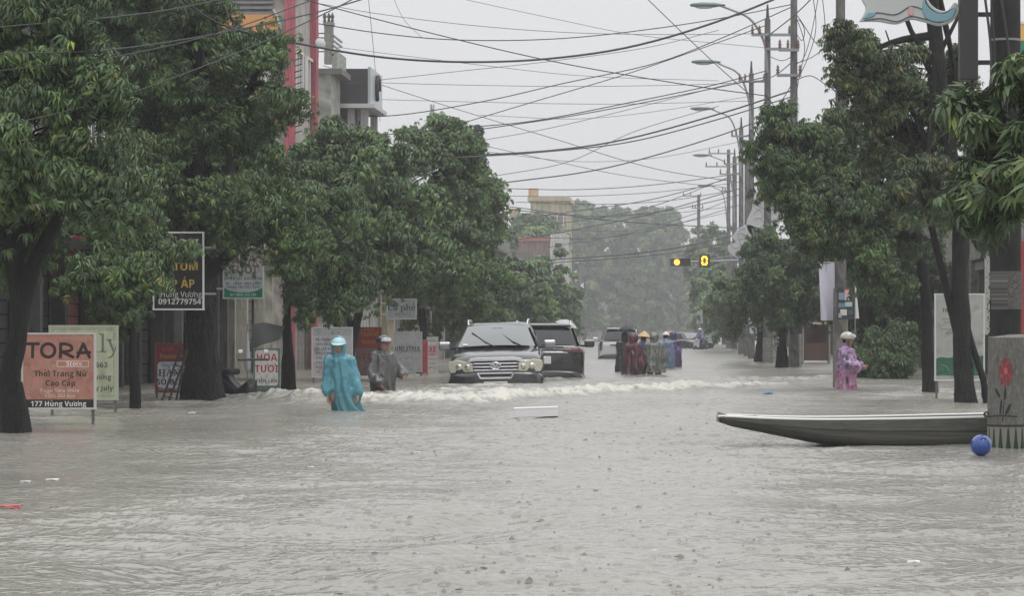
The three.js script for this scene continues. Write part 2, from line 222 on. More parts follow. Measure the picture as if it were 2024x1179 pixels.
makeTree({ seed: 15, d: 60, x: px(692, 60), rad: 0.14, label: 'many-stemmed tree between the price list sign and the red sign', trunk: trunkAt(60, [[694, 800], [690, 720], [705, 640], [715, 580]]), extra: [{ p: trunkAt(60, [[692, 700], [665, 640], [640, 585], [620, 520]]), r: 0.09 }, { p: trunkAt(60, [[698, 680], [690, 630], [672, 580], [668, 520]]), r: 0.08 }],
  crown: [ball(60, 560, 770, 270, 480, 60, 1.5, 52), ball(60, 590, 840, 400, 575, 59.6, 1.4, 56), ball(60, 700, 850, 290, 480, 60, 1.2, 34), ball(60, 575, 700, 460, 580, 60, 1.0, 24), ball(60, 610, 740, 235, 340, 60.4, 0.9, 18)], whorl: 'mid', leaves: 109, clump: 0.46 });
makeTree({ seed: 16, d: 72, x: px(838, 72), rad: 0.14, label: 'full round tree rising behind the plain grey sign, brushed by the cables', crown: [ball(72, 750, 950, 245, 440, 72, 1.9, 56), ball(72, 770, 960, 400, 605, 71.6, 1.8, 64), ball(72, 700, 860, 380, 565, 72, 1.5, 36), ball(72, 840, 950, 238, 330, 72, 1.0, 16)], whorl: 'mid', leaves: 116, clump: 0.5 });
makeTree({ seed: 17, d: 85, x: px(930, 85), rad: 0.14, dry: 0.2, label: 'tall reddish-tinged tree above the parked line behind the two dark cars', crown: [ball(85, 880, 1000, 310, 470, 85, 1.6, 40), ball(85, 860, 1000, 440, 640, 84.6, 1.8, 52), ball(85, 780, 930, 500, 650, 85.5, 1.5, 30)], whorl: 'mid', leaves: 116, clump: 0.55 });
for (const [d, l, r_, t, b, n, label] of [[118, 955, 1075, 500, 650, 46, 'low round hazy tree past the tall reddish-tinged tree'], [145, 1020, 1125, 495, 655, 44, 'second low hazy tree, standing farther down the pavement behind the dark cars'], [185, 1080, 1150, 540, 662, 30, 'small grey-green tree by the far left corner of the crossing']])
  makeTree({ seed: d, d, x: px((l + r_) / 2, d), rad: 0.14, label, crown: [ball(d, l, r_, t, b, d, 1.8, n), ball(d, l + 10, r_ - 15, t + 40, b + 8, d + 1.5, 1.6, n * 0.6 | 0)], whorl: 'far', leaves: 80, clump: 0.6 });
// conifer behind the row
makeTree({ seed: 40, name: 'conifer_tree', category: 'conifer', d: 112, x: px(945, 112), rad: 0.14, label: 'narrow pointed conifer behind the left tree row', trunk: trunkAt(112, [[945, 680], [945, 450], [944, 260]]), fork: true,
  crown: [...Array(9).keys()].map((i) => ball(112, 945 - 5 - i * 4.6, 945 + 5 + i * 4.6, 252 + i * 26, 272 + i * 26, 112, 0.08 + i * 0.09, 7 + i * 2)), whorl: 'mid', leaves: 32, clump: 0.2, tint: [0.04, 0.062, 0.035] });
// dark trees and the tall mass at the far end of the street
for (const [l, r_, t, d, label] of [[1000, 1110, 425, 230, 'dusky tree against the cream house on the far left'], [1105, 1205, 402, 420, 'tall grey tree at the left end of the far treeline'], [1170, 1270, 408, 435, 'tall grey tree in the middle of the far treeline'], [1235, 1318, 402, 424, 'tall grey tree with the highest top of the far treeline'], [1285, 1352, 420, 440, 'tall grey tree at the right end of the far treeline'], [1150, 1300, 540, 470, 'lower misty tree closing the far end of the road'], [1270, 1400, 520, 480, 'wide misty tree behind the amber traffic light'], [1350, 1490, 530, 500, 'misty tree farthest down the road, behind the distant rider']])
  makeTree({ seed: l + 3, d, x: px((l + r_) / 2, d), rad: 0.25, label, group: 'trees at the far end of the street', crown: [ball(d, l, r_, t, 560, d, 3.6, 60), ball(d, l - 10, r_ + 10, 500, 672, d + 1, 4, 56), ball(d, l + 15, r_ - 10, t - 6, 480, d, 2.6, 30)], whorl: 'far', leaves: 80, clump: 1.25, leafScale: 2.2 });
for (const [l, r_, t, d, label] of [[1350, 1462, 435, 260, 'hazy tree under the far traffic signals on the right'], [1375, 1475, 520, 200, 'drooping hazy tree over the far right pavement'], [1395, 1500, 560, 160, 'thin hazy tree beside the far right poles']])
  makeTree({ seed: l, d, x: px((l + r_) / 2 + 25, d), rad: 0.16, label, crown: [ball(d, l, r_, t, 600, d, 2.2, 50), ball(d, l + 15, r_, 560, 668, d + 1, 1.8, 22)], whorl: 'far', leaves: 61, clump: 0.8, leafScale: 1.3 });
// right pavement
makeTree({ seed: 61, d: 100, x: px(1502, 100), rad: 0.17, label: 'dark trunk and low crown past the black and white kerbside post', crown: [ball(100, 1430, 1530, 545, 640, 100, 1.5, 34), ball(100, 1470, 1580, 500, 630, 100.5, 1.6, 34)], whorl: 'mid', leaves: 102, clump: 0.5, tint: [0.06, 0.105, 0.036] });
makeTree({ seed: 62, d: 84, x: px(1545, 84), rad: 0.15, label: 'leafy dark green tree over the cloud-shaped white ornament', crown: [ball(84, 1462, 1600, 440, 610, 84, 1.6, 60), ball(84, 1540, 1680, 430, 610, 83.5, 1.6, 56), ball(84, 1475, 1640, 540, 640, 84, 1.3, 30)], whorl: 'mid', leaves: 109, clump: 0.44, tint: [0.062, 0.108, 0.04] });
makeTree({ seed: 63, d: 66, x: px(1725, 66), rad: 0.17, label: 'shadowy tree behind the hedge and the pink raincoat', crown: [ball(66, 1600, 1790, 360, 560, 66, 1.7, 60), ball(66, 1680, 1860, 330, 620, 66.5, 1.7, 64), ball(66, 1690, 1840, 540, 680, 67, 1.4, 34)], whorl: 'mid', leaves: 109, clump: 0.46, tint: [0.054, 0.092, 0.036] });
makeTree({ seed: 64, d: 48, x: px(1834, 48), rad: 0.115, label: 'upright trunk left of the white and green placard, under the big right crown', trunk: trunkAt(48, [[1838, 820], [1832, 680], [1826, 560], [1800, 430]]),
  crown: [ball(48, 1500, 1700, 240, 420, 48.4, 1.0, 40), ball(48, 1540, 1780, 330, 505, 48, 1.1, 58), ball(48, 1680, 1880, 260, 520, 48, 1.1, 56), ball(48, 1500, 1600, 200, 400, 48, 0.7, 18), ball(48, 1620, 1800, 200, 330, 48.4, 1.0, 20), ball(48, 1680, 1800, 470, 570, 47.6, 0.8, 18)], leaves: 90, clump: 0.34, tint: [0.072, 0.12, 0.046], dry: 0.06 });
makeTree({ seed: 65, d: 41, x: px(1905, 41), rad: 0.142, label: 'stout dark trunk standing before the white and green placard, bare boughs above', trunk: trunkAt(41, [[1908, 850], [1902, 700], [1898, 520], [1896, 400], [1870, 250], [1848, 70], [1840, -60]]), fork: true,
  extra: [{ p: trunkAt(41, [[1899, 600], [1920, 680], [1945, 760], [1950, 830]]), r: 0.05, r2: 0.05 }, { p: trunkAt(41, [[1868, 240], [1840, 130], [1800, 60], [1780, 0]]), r: 0.06 }, { p: trunkAt(41, [[1855, 330], [1790, 200], [1720, 130], [1680, 110]]), r: 0.05 }, { p: trunkAt(41, [[1850, 120], [1880, 60], [1905, 10]]), r: 0.04 }, { p: trunkAt(41, [[1872, 250], [1890, 150], [1905, 80]]), r: 0.035 }, { p: trunkAt(41, [[1800, 220], [1770, 120], [1750, 60]]), r: 0.03, r2: 0.01 }, { p: trunkAt(41, [[1840, 150], [1815, 110], [1770, 90], [1730, 100]]), r: 0.025, r2: 0.01 }],
  crown: [ball(41, 1680, 1860, 70, 230, 41, 0.9, 40), ball(41, 1680, 1880, 200, 330, 41.2, 0.9, 34), ball(41, 1635, 1740, 30, 200, 41, 0.7, 26), ball(41, 1850, 1940, 90, 270, 41.4, 0.6, 18), ball(41, 1760, 1900, 300, 440, 40.6, 0.7, 28)], leaves: 38, clump: 0.26, tint: [0.066, 0.1, 0.042], dry: 0.15 });
makeTree({ seed: 66, d: 23, x: 4.5, rad: 0.2, label: 'bright green drooping leaf sprays hanging in front of the painted pole', trunk: [[4.5, WALK], [4.4, 1.5], [4.2, 3.0], [4.0, 4.2]], whorl: 'big',
  crown: [ball(23, 1905, 2060, 200, 390, 22.6, 0.4, 17), ball(23, 1990, 2120, 100, 280, 22.5, 0.4, 18), ball(23, 1885, 1955, 150, 260, 22.8, 0.25, 6), ball(23, 2050, 2500, -60, 330, 23, 1.1, 40), ball(23, 1900, 1960, 330, 440, 22.7, 0.2, 6)], leaves: 20, clump: 0.2, tint: [0.075, 0.125, 0.042] });
// hedge bushes on the right
for (const [l, r_, t, d, label] of [[1690, 1745, 655, 63, 'low dark bush right behind the pink raincoat'], [1730, 1800, 640, 62, 'taller dark bush beside the upright trunk']])
  makeTree({ seed: l, name: 'bush', category: 'bush', group: 'bushes on the right pavement', d, x: px((l + r_) / 2, d), rad: 0.05, label, trunk: [[px((l + r_) / 2, d), WALK], [px((l + r_) / 2, d), 0.1], [px((l + r_) / 2, d), 0.4]], crown: [ball(d, l, r_, t + 25, 742, d, 0.6, 26), ball(d, l - 12, l + 28, t + 50, 745, d - 0.4, 0.4, 10), ball(d, l + 20, r_ + 6, t - 8, t + 60, d + 0.3, 0.4, 12)], leaves: 80, clump: 0.25, whorl: 'near', tint: [0.06, 0.105, 0.036] });
// ---------------------------------------------------------------- buildings
const stain = dataMap(256, 256, (u, v) => { const s = 0.82 + 0.16 * tiled(u, v, 6, 3) + 0.14 * tiled(u, v, 22, 9) - 0.18 * clamp(tiled(u * 4 % 1, v * 0.5, 9, 4) * 2 - 0.3, 0, 1); return s; }, true);
const stucco = (r, g, b, ru = 2, rv = 2) => mat(r, g, b, 0.85, { map: tex(stain, ru, rv) });
const glassDark = mat(0.03, 0.035, 0.04, 0.08), steel = mat(0.3, 0.3, 0.31, 0.45, { metalness: 0.6 }), concrete = mat(0.3, 0.29, 0.27, 0.85, { map: tex(stain, 1, 4) }), darkMetal = mat(0.03, 0.03, 0.032, 0.5), whitePaint = mat(0.75, 0.75, 0.73, 0.5);
// a shophouse: front on the plane x (side +1 faces right, -1 faces left), from depth d0 to d1, height h above the water
function house(o) {
  const { d0, d1, h, x, s = 1 } = o, w = d1 - d0, t = thing(o.name ?? 'shophouse', o.label, 'house', [x, WALK, -(d0 + d1) / 2], 0, o.group ?? 'houses lining the street'), wall = o.wall, H = h - WALK, gf = Math.min(3.3, H - 0.4), deep = o.deep ?? 9;
  const F = (list) => list.map((g) => (s < 0 ? g.scale(-1, 1, 1) : g));                 // build for +x, mirror for the other side of the street
  const P = (name, geos, m, parent = t) => { const j = join(geos); if (s < 0) { j.scale(-1, 1, 1); const i = [...Array(j.attributes.position.count).keys()]; for (let k = 0; k < i.length; k += 3) [i[k], i[k + 2]] = [i[k + 2], i[k]]; j.setIndex(i); const n = j.attributes.normal; for (let k = 0; k < n.count; k++) n.setX(k, n.getX(k)); } return part(name, j, m, parent); };
  // shell: side walls, back, upper front, so the ground floor is an open recess behind its shutters
  P('wall', [box(deep, H, 0.2, -deep / 2, H / 2, w / 2 - 0.1), box(deep, H, 0.2, -deep / 2, H / 2, -w / 2 + 0.1), box(0.2, H, w - 0.4, -deep + 0.1, H / 2, 0), box(0.22, H - gf, w - 0.4, -0.11, gf + (H - gf) / 2, 0)], wall);
  P('floor_slab', [box(deep - 0.2, 0.2, w - 0.42, -deep / 2, gf - 0.15, 0)], concrete);
  const roof = P('roof', [box(deep + 0.3, 0.16, w + 0.06, -deep / 2 + 0.15, H + 0.08, 0)], concrete);
  P('parapet', [box(0.15, 0.5, w, 0.1, H + 0.41, 0)], o.trim ?? wall, roof);
  // roller shutters, slat by slat
  if (gf > 2) for (let b = 0; b < (o.bays ?? 2); b++) {
    const bw = (w - 0.6) / (o.bays ?? 2), zc = -w / 2 + 0.3 + bw * (b + 0.5), sh = new THREE.Group(); sh.name = 'shutter'; sh.position.set(-0.5 * s, 0, zc); t.add(sh);
    const n = 14, sm = (o.shutters ?? [steel])[b % (o.shutters ?? [steel]).length]; for (let k = 0; k < n; k++) part('slat', box(0.03, gf / n - 0.02, bw - 0.14), sm, sh).position.set(0, gf / n * (k + 0.5) - 0.1, 0);
    P('pier', [box(0.25, gf - 0.26, 0.22, -0.3, (gf - 0.26) / 2, -w / 2 + 0.31 + bw * b)], o.trim ?? wall);
  }
  if (o.awning) P('awning', [box(1.5, 0.05, w * 0.92, 0.7, 0, 0).rotateZ(-0.16).translate(0, gf - 0.1, 0)], o.awning);
  if (o.fascia) P('fascia_board', [box(0.16, 0.75, w * 0.94, 0.2, gf + 0.45, 0)], o.fascia);
  for (let y = gf + 1.2, n = 0; y + 1.5 < H && o.windows !== false; y += 3.2, n++) {
    for (const zc of w > 3 ? [-w / 4, w / 4] : [0]) {
      const f = P('window', [box(0.08, 1.5, 0.07, 0.05, y + 0.6, zc - 0.55), box(0.08, 1.5, 0.07, 0.05, y + 0.6, zc + 0.55), box(0.08, 0.07, 1.03, 0.05, y + 1.31, zc), box(0.08, 0.07, 1.03, 0.05, y - 0.11, zc), box(0.06, 1.3, 0.05, 0.05, y + 0.6, zc)], o.frame ?? whitePaint);
      for (const q of [-0.26, 0.26]) P('pane', [box(0.02, 1.34, 0.46, 0.025, y + 0.6, zc + q)], glassDark, f);
    }
    if (o.balcony) { const b = P('balcony', [box(1.0, 0.14, w * 0.9, 0.5, y - 0.75, 0), box(0.05, 0.05, w * 0.9, 0.97, y + 0.2, 0)], o.trim ?? wall); for (let k = 0; k <= 12; k++) P('baluster', [box(0.025, 0.85, 0.025, 0.97, y - 0.25, -w * 0.44 + w * 0.88 * k / 12)], darkMetal, b); }
  }
  return t;
}
const grey = mat(0.06, 0.06, 0.063, 0.55), redPaint = mat(0.3, 0.03, 0.035, 0.55), cream = stucco(0.62, 0.56, 0.4), pale = stucco(0.6, 0.62, 0.55, 1, 3), dimWall = stucco(0.14, 0.14, 0.135);
house({ d0: 34, d1: 41, h: 6.2, x: -11.2, wall: stucco(0.15, 0.15, 0.14), shutters: [grey], awning: mat(0.15, 0.16, 0.17, 0.6), label: 'dim grey shophouse behind the forked tree on the left' });
house({ d0: 41.3, d1: 46.8, h: 7, x: -11.1, wall: dimWall, shutters: [grey, mat(0.1, 0.1, 0.105, 0.5)], fascia: mat(0.05, 0.06, 0.16, 0.5), label: 'dark shophouse with a navy fascia behind the salmon sign' });
house({ d0: 47, d1: 52.5, h: 6.5, x: -11.2, wall: stucco(0.1, 0.09, 0.085), shutters: [mat(0.18, 0.05, 0.05, 0.5), grey], awning: redPaint, balcony: true, label: 'shophouse with a dark red awning behind the thick-trunked tree' });
house({ d0: 52.7, d1: 58, h: 7.2, x: -11, wall: stucco(0.1, 0.1, 0.098), shutters: [grey, mat(0.08, 0.08, 0.08, 0.5)], awning: mat(0.2, 0.22, 0.22, 0.6), label: 'grey shophouse with a pale awning behind the flower signs' });
house({ d0: 58.2, d1: 64, h: 6.4, x: -10.9, wall: stucco(0.26, 0.26, 0.25), shutters: [mat(0.12, 0.12, 0.115, 0.5)], awning: mat(0.12, 0.12, 0.12, 0.6), balcony: true, label: 'pale shophouse behind the price list sign' });
house({ d0: 64.2, d1: 70, h: 6.2, x: -10.8, wall: stucco(0.62, 0.6, 0.5), shutters: [mat(0.25, 0.25, 0.24, 0.5)], label: 'cream shophouse behind the many-stemmed tree' });
// the tall pink-trimmed house
{
  const d0 = 73.5, x = px(577, d0), d1 = -x * FOCAL / (VPX - 619), pink = stucco(0.62, 0.16, 0.2, 1, 4), t = house({ d0, d1, h: 11.2, x, wall: stucco(0.66, 0.62, 0.58, 2, 3), trim: stucco(0.66, 0.62, 0.58, 2, 3), label: 'tall narrow house with pink pilasters and an orange band, upper left' });
  const zc = (d0 + d1) / 2, Y = (p, d) => py(p, d) - WALK;
  part('pilaster', box(0.24, 13.2, 0.3, -0.02, 6.6, zc - d0 + 0.1), pink, t); part('pilaster', box(0.16, 13.2, 0.5, 0.085, 6.6, -(d1 - zc) + 0.3), pink, t);
  part('orange_band', box(2.9, 0.85, 0.16, -1.75, Y(62, d0), zc - d0 + 0.1), mat(0.62, 0.3, 0.1, 0.6), t);
  const lv = new THREE.Group(); lv.name = 'louvre_screen'; t.add(lv); for (let k = 0; k < 9; k++) part('slat', box(2.3, 0.07, 0.12), mat(0.2, 0.2, 0.21, 0.6), lv).position.set(-1.6, Y(46, d0) + 0.25 + k * 0.14, zc - d0 + 0.12);
  part('roof_tiles', box(1.0, 0.9, 3.6, -0.3, 13.1, 0).rotateZ(0), mat(0.42, 0.14, 0.1, 0.7), t);
  part('downpipe', tube([V(-0.45, Y(20, d0), zc - d0 + 0.2), V(-0.3, Y(45, d0), zc - d0 + 0.22), V(-0.25, Y(60, d0), zc - d0 + 0.22)], 0.04, 0.04, 6, 6), mat(0.4, 0.45, 0.5, 0.5), t);
  for (let k = 0; k < 14; k++) part('bracket', bar(V(-0.03, Y(110 + k * 12, d0), zc - d0 + 0.03), V(0.3, Y(104 + k * 12, d0), zc - d0 + 0.2), 0.015, 5), darkMetal, t);
  const dish = part('satellite_dish', new THREE.SphereGeometry(0.22, 18, 8, 0, Math.PI * 2, 0, 0.75).rotateX(1.25).rotateY(0.5).translate(0.35, Y(70, d0), -0.6), mat(0.55, 0.55, 0.56, 0.5, { side: THREE.DoubleSide }), t); dish.name = 'satellite_dish';
}
// pale house with a railed roof terrace
{
  const d0 = 78.9, x = px(655, d0), d1 = -x * FOCAL / (VPX - 673), h = py(112, d0), t = house({ d0, d1, h: h - 0.5, x, wall: pale, windows: false, bays: 1, label: 'pale green narrow house with a railed roof terrace, upper left' }), z0 = (d1 - d0) / 2, H = h - WALK;
  const rail = new THREE.Group(); rail.name = 'roof_railing'; t.add(rail);
  for (let k = 0; k < 5; k++) { part('rail', box(1.6, 0.03, 0.03, -0.82, H + 0.15 + k * 0.13, z0 - 0.1), darkMetal, rail); part('rail', box(0.05, 0.05, 2 * z0, 0.05, H + 0.05 + k * 0.14, 0), mat(0.35, 0.37, 0.36, 0.5), rail); }
  for (let k = 0; k < 4; k++) part('rail_post', box(0.05, 0.75, 0.05, -1.6 + k * 0.4, H + 0.35, z0 - 0.16), darkMetal, rail);
  part('corner_post', [box(0.24, 1.1, 0.24, -0.08, H + 0.35, z0 - 0.14), box(0.3, 0.08, 0.3, -0.08, H + 0.94, z0 - 0.14)], stucco(0.5, 0.52, 0.48), t);
  for (const q of [-0.12, 0, 0.1]) part('finial', new THREE.LatheGeometry([[0.001, 0], [0.05, 0.03], [0.03, 0.1], [0.06, 0.17], [0.02, 0.26], [0.001, 0.3]].map((a) => new THREE.Vector2(...a)), 8).translate(-0.08 + q, H + 0.98, z0 - 0.14), mat(0.12, 0.12, 0.12, 0.7), t);
}
// dark cubic shopfront storey over white columns
{
  const d0 = 81.2, x1 = px(727, d0), x0 = px(664, d0), d1 = -x1 * FOCAL / (VPX - 750), T = py(136, d0), B = py(205, d0), t = thing('corner_shop_building', 'dark grey cubic upper storey over white columns, beside the pale narrow house', 'building', [x1, WALK, -(d0 + d1) / 2]), w = d1 - d0, Y = (y) => y - WALK;
  part('upper_storey', box(x1 - x0 + 3, T - B, w, -(x1 - x0 + 3) / 2, Y((T + B) / 2), 0), mat(0.05, 0.05, 0.053, 0.6), t);
  const fr = part('front_panel', box(0.08, T - B + 0.1, w + 0.02, 0.05, Y((T + B) / 2), 0), mat(0.42, 0.47, 0.48, 0.3), t);
  part('emblem', new THREE.TorusGeometry(0.3, 0.06, 8, 20, 4).rotateY(Math.PI / 2).scale(1, 1.3, 1).translate(0.14, Y((T + B) / 2), 0), mat(0.02, 0.02, 0.02, 0.5), fr);
  part('soffit', box(x1 - x0 + 3.2, 0.12, w + 0.3, -(x1 - x0 + 3) / 2 + 0.12, Y(B) - 0.07, 0), mat(0.6, 0.6, 0.6, 0.7), t);
  part('lower_wall', box(x1 - x0 + 2.2, Y(B) - 0.14, w - 0.6, -(x1 - x0 + 2.2) / 2 - 0.35, (Y(B) - 0.14) / 2, -0.1), stucco(0.34, 0.33, 0.33), t);
  for (const [q, zz] of [[-0.12, w / 2 - 0.3], [-0.5, w / 2 - 0.25], [-0.12, -w / 2 + 0.3]]) part('column', box(0.2, Y(B) - 0.14, 0.22, q, (Y(B) - 0.14) / 2, zz), stucco(0.72, 0.72, 0.7), t);
  part('window_band', box(0.04, 1.1, w - 1.2, -0.32, Y(B) - 1.0, -0.1), glassDark, t);
}
for (const [d0, d1, h, x, c, label] of [[85.5, 92, 5.4, -10.2, cream, 'low cream house behind the row of trees, past the dark cubic shop'], [92.2, 99, 5.8, -10.3, stucco(0.5, 0.5, 0.48), 'grey house behind the tall reddish-tinged tree'], [99.2, 110, 5.2, -10.2, stucco(0.55, 0.5, 0.42), 'low tan house behind the first low hazy tree'], [110.3, 128, 5.6, -10.4, dimWall, 'dark low house behind the second low hazy tree'], [128.5, 150, 5.2, -10.6, stucco(0.4, 0.4, 0.4), 'grey low house before the far crossing'], [165, 200, 5.4, -11.2, stucco(0.25, 0.2, 0.19), 'brownish far house with a flat roof past the crossing']])
  house({ d0, d1, h, x, wall: c, shutters: [grey], label, bays: 3 });
// cream block far away on the left
{
  const d = 240, t = thing('apartment_block', 'hazy cream block with a flat roof rising behind the far left trees', 'building', [px(1085, d), WALK, -d]), W = px(1120, d) - px(1048, d), H = py(398, d) - WALK, W2 = px(1048, d) - px(1010, d);
  part('wall', box(W, H, 9, 0, H / 2, -4.5), cream, t); part('wing', box(W2, H - 1.0, 8, -(W + W2) / 2 - 0.01, (H - 1) / 2, -4.4), stucco(0.5, 0.5, 0.47), t);
  part('cornice', box(W + 0.5, 0.35, 9.4, 0, H + 0.18, -4.5), stucco(0.7, 0.62, 0.42), t);
  for (const [q, hh] of [[-1.5, 0.9], [-3.2, 0.5]]) part('roof_tank', new THREE.CylinderGeometry(0.45, 0.45, hh, 14).translate(q, H + (q < -2 ? -1 : 0.35) + hh / 2, -3), mat(0.5, 0.33, 0.2, 0.6), t);
  for (let f = 0; f < 3; f++) for (let k = 0; k < 3; k++) { const w = part('window', box(0.6, 1.1, 0.1, -1.1 + k * 1.05, H - 1.6 - f * 2.9, 0.02), whitePaint, t); part('pane', box(0.46, 0.96, 0.04, -1.1 + k * 1.05, H - 1.6 - f * 2.9, 0.09), mat(0.2, 0.2, 0.2, 0.2), w); }
  const s = thing('white_house', 'small white house with a reddish roof below the cream block', 'house', [px(1095, 215), WALK, -215]), y = py(462, 215) - WALK;
  part('wall', box(1.3, y, 4, 0.35, y / 2, -2), stucco(0.72, 0.72, 0.7), s); part('lower_wall', box(2.4, y - 0.6, 4, -1.51, (y - 0.6) / 2, -2.1), stucco(0.3, 0.22, 0.2), s); part('roof', box(2.5, 0.3, 4.2, -1.5, y - 0.44, -2.1), mat(0.36, 0.14, 0.12, 0.8), s); part('window', box(0.5, 0.9, 0.06, 0.35, y - 1.2, 0.02), glassDark, s);
}
// hazy terrace that closes the far end of the road
for (const [l, r_, t2, c, label] of [[1120, 1262, 590, stucco(0.3, 0.3, 0.29), 'hazy grey terrace at the very end of the road, left half'], [1263, 1420, 600, stucco(0.34, 0.32, 0.3), 'hazy tan terrace at the very end of the road, behind the rider']]) {
  const d = 505, w = px(r_, d) - px(l, d), h = py(t2, d) - WALK, t = thing('far_terrace', label, 'house', [px((l + r_) / 2, d), WALK, -d]);
  part('wall', box(w, h, 6, 0, h / 2, -3), c, t); part('roof', box(w + 0.4, 0.3, 6.4, 0, h + 0.15, -3), mat(0.22, 0.16, 0.14, 0.8), t); for (let k = 0; k < 4; k++) { const x = (k + 0.5) / 4 * w - w / 2; const f = part('window', box(1.3, 1.4, 0.08, x, h - 2, 0.03), whitePaint, t); part('pane', box(1.1, 1.2, 0.04, x, h - 2, 0.09), glassDark, f); part('door', box(1.1, 2.1, 0.06, x + 0.3, 1.2, 0.03), mat(0.15, 0.1, 0.08, 0.7), t); }
}
// lattice mast
{
  const d = 200, t = thing('radio_mast', 'thin lattice mast standing up behind the left trees', 'mast', [px(855, d), WALK, -d]), H = py(207, d) - WALK, q = (y) => 0.42 * (1 - y / H) + 0.07;
  for (const [a, b] of [[1, 1], [1, -1], [-1, 1], [-1, -1]]) part('leg', bar(V(a * q(0), 0, b * q(0)), V(a * q(H), H, b * q(H)), 0.04, 5), steel, t);
  for (let k = 0; k < 18; k++) { const y0 = k * H / 18, y1 = (k + 1) * H / 18, s = k % 2 ? 1 : -1; for (const b of [-1, 1]) part('brace', bar(V(s * q(y0), y0, b * q(y0)), V(-s * q(y1), y1, b * q(y1)), 0.022, 4), steel, t); }
  part('antenna', [box(0.1, 0.7, 0.08, 0.14, H - 0.3, 0), box(0.1, 0.7, 0.08, -0.14, H - 0.3, 0)], whitePaint, t);
}
// right-hand houses, mostly behind the trees
for (const [d0, d1, h, x, c, label] of [[61, 70, 5.2, 6.7, stucco(0.3, 0.3, 0.27), 'dim house behind the bushes on the right'], [70.3, 84, 4.6, 6.6, stucco(0.36, 0.33, 0.3), 'low dim house between the right trunks and poles'], [84.3, 104, 5, 6.5, stucco(0.4, 0.36, 0.33), 'tan house behind the black and white poles'], [104.3, 140, 5.2, 6.4, dimWall, 'grey house behind the far right poles'], [140.5, 230, 6.0, 6.5, stucco(0.36, 0.36, 0.36), 'long hazy row house on the far right']])
  house({ d0, d1, h, x, s: -1, wall: c, shutters: [grey, mat(0.3, 0.25, 0.22, 0.6)], bays: 3, label, windows: d0 < 100 });
{
  const d = 57, t = thing('shop_board', 'projecting orange and green shop board in the upper right corner', 'shop sign', [px(2032, d), py(80, d), -d]);
  part('orange_panel', box(0.75, 0.34, 0.12, 0, 0.16, 0), mat(0.7, 0.42, 0.12, 0.5), t); part('green_panel', box(0.75, 0.24, 0.12, 0, -0.14, 0), mat(0.02, 0.2, 0.13, 0.5), t); part('top_trim', box(0.78, 0.05, 0.14, 0, 0.36, 0), whitePaint, t); part('bracket', box(2.0, 0.06, 0.06, 1.3, 0.1, -0.1), darkMetal, t);
  const post = part('post', bar(V(2.3, -py(80, d) + WALK, -0.1), V(2.3, 0.5, -0.1), 0.06, 8), darkMetal, t); post.name = 'post';
  solo('red_placard', [box(0.5, 2.1, 0.06), box(0.05, 1.0, 0.05, 0, -1.4, 0)].map((g) => g.translate(px(2040, 47), py(600, 47), -47)), redPaint, 'dull red placard at the right frame edge behind the painted pole', 'sign');
}
{
  const d = 96, t = thing('street_stall', 'low brown street stall with a cream roof between the right tree trunks', 'stall', [px(1612, d), WALK, -d]);
  part('roof', box(0.95, 0.07, 1.4, 0, py(640, d) - WALK, 0).rotateX(0.0), mat(0.6, 0.52, 0.38, 0.7), t); part('counter', box(0.9, 0.6, 1.0, 0, py(690, d) - WALK - 0.1, 0), mat(0.11, 0.06, 0.045, 0.7), t); part('back_panel', box(0.95, 1.0, 0.05, 0, py(660, d) - WALK - 0.1, -0.6), mat(0.14, 0.1, 0.09, 0.8), t);
  for (const [a, b] of [[-0.45, 0.6], [0.45, 0.6], [-0.45, -0.63], [0.45, -0.63]]) part('post', box(0.05, py(634, d) - WALK - 0.05, 0.05, a, (py(634, d) - WALK - 0.05) / 2, b), mat(0.3, 0.28, 0.25, 0.7), t);
}
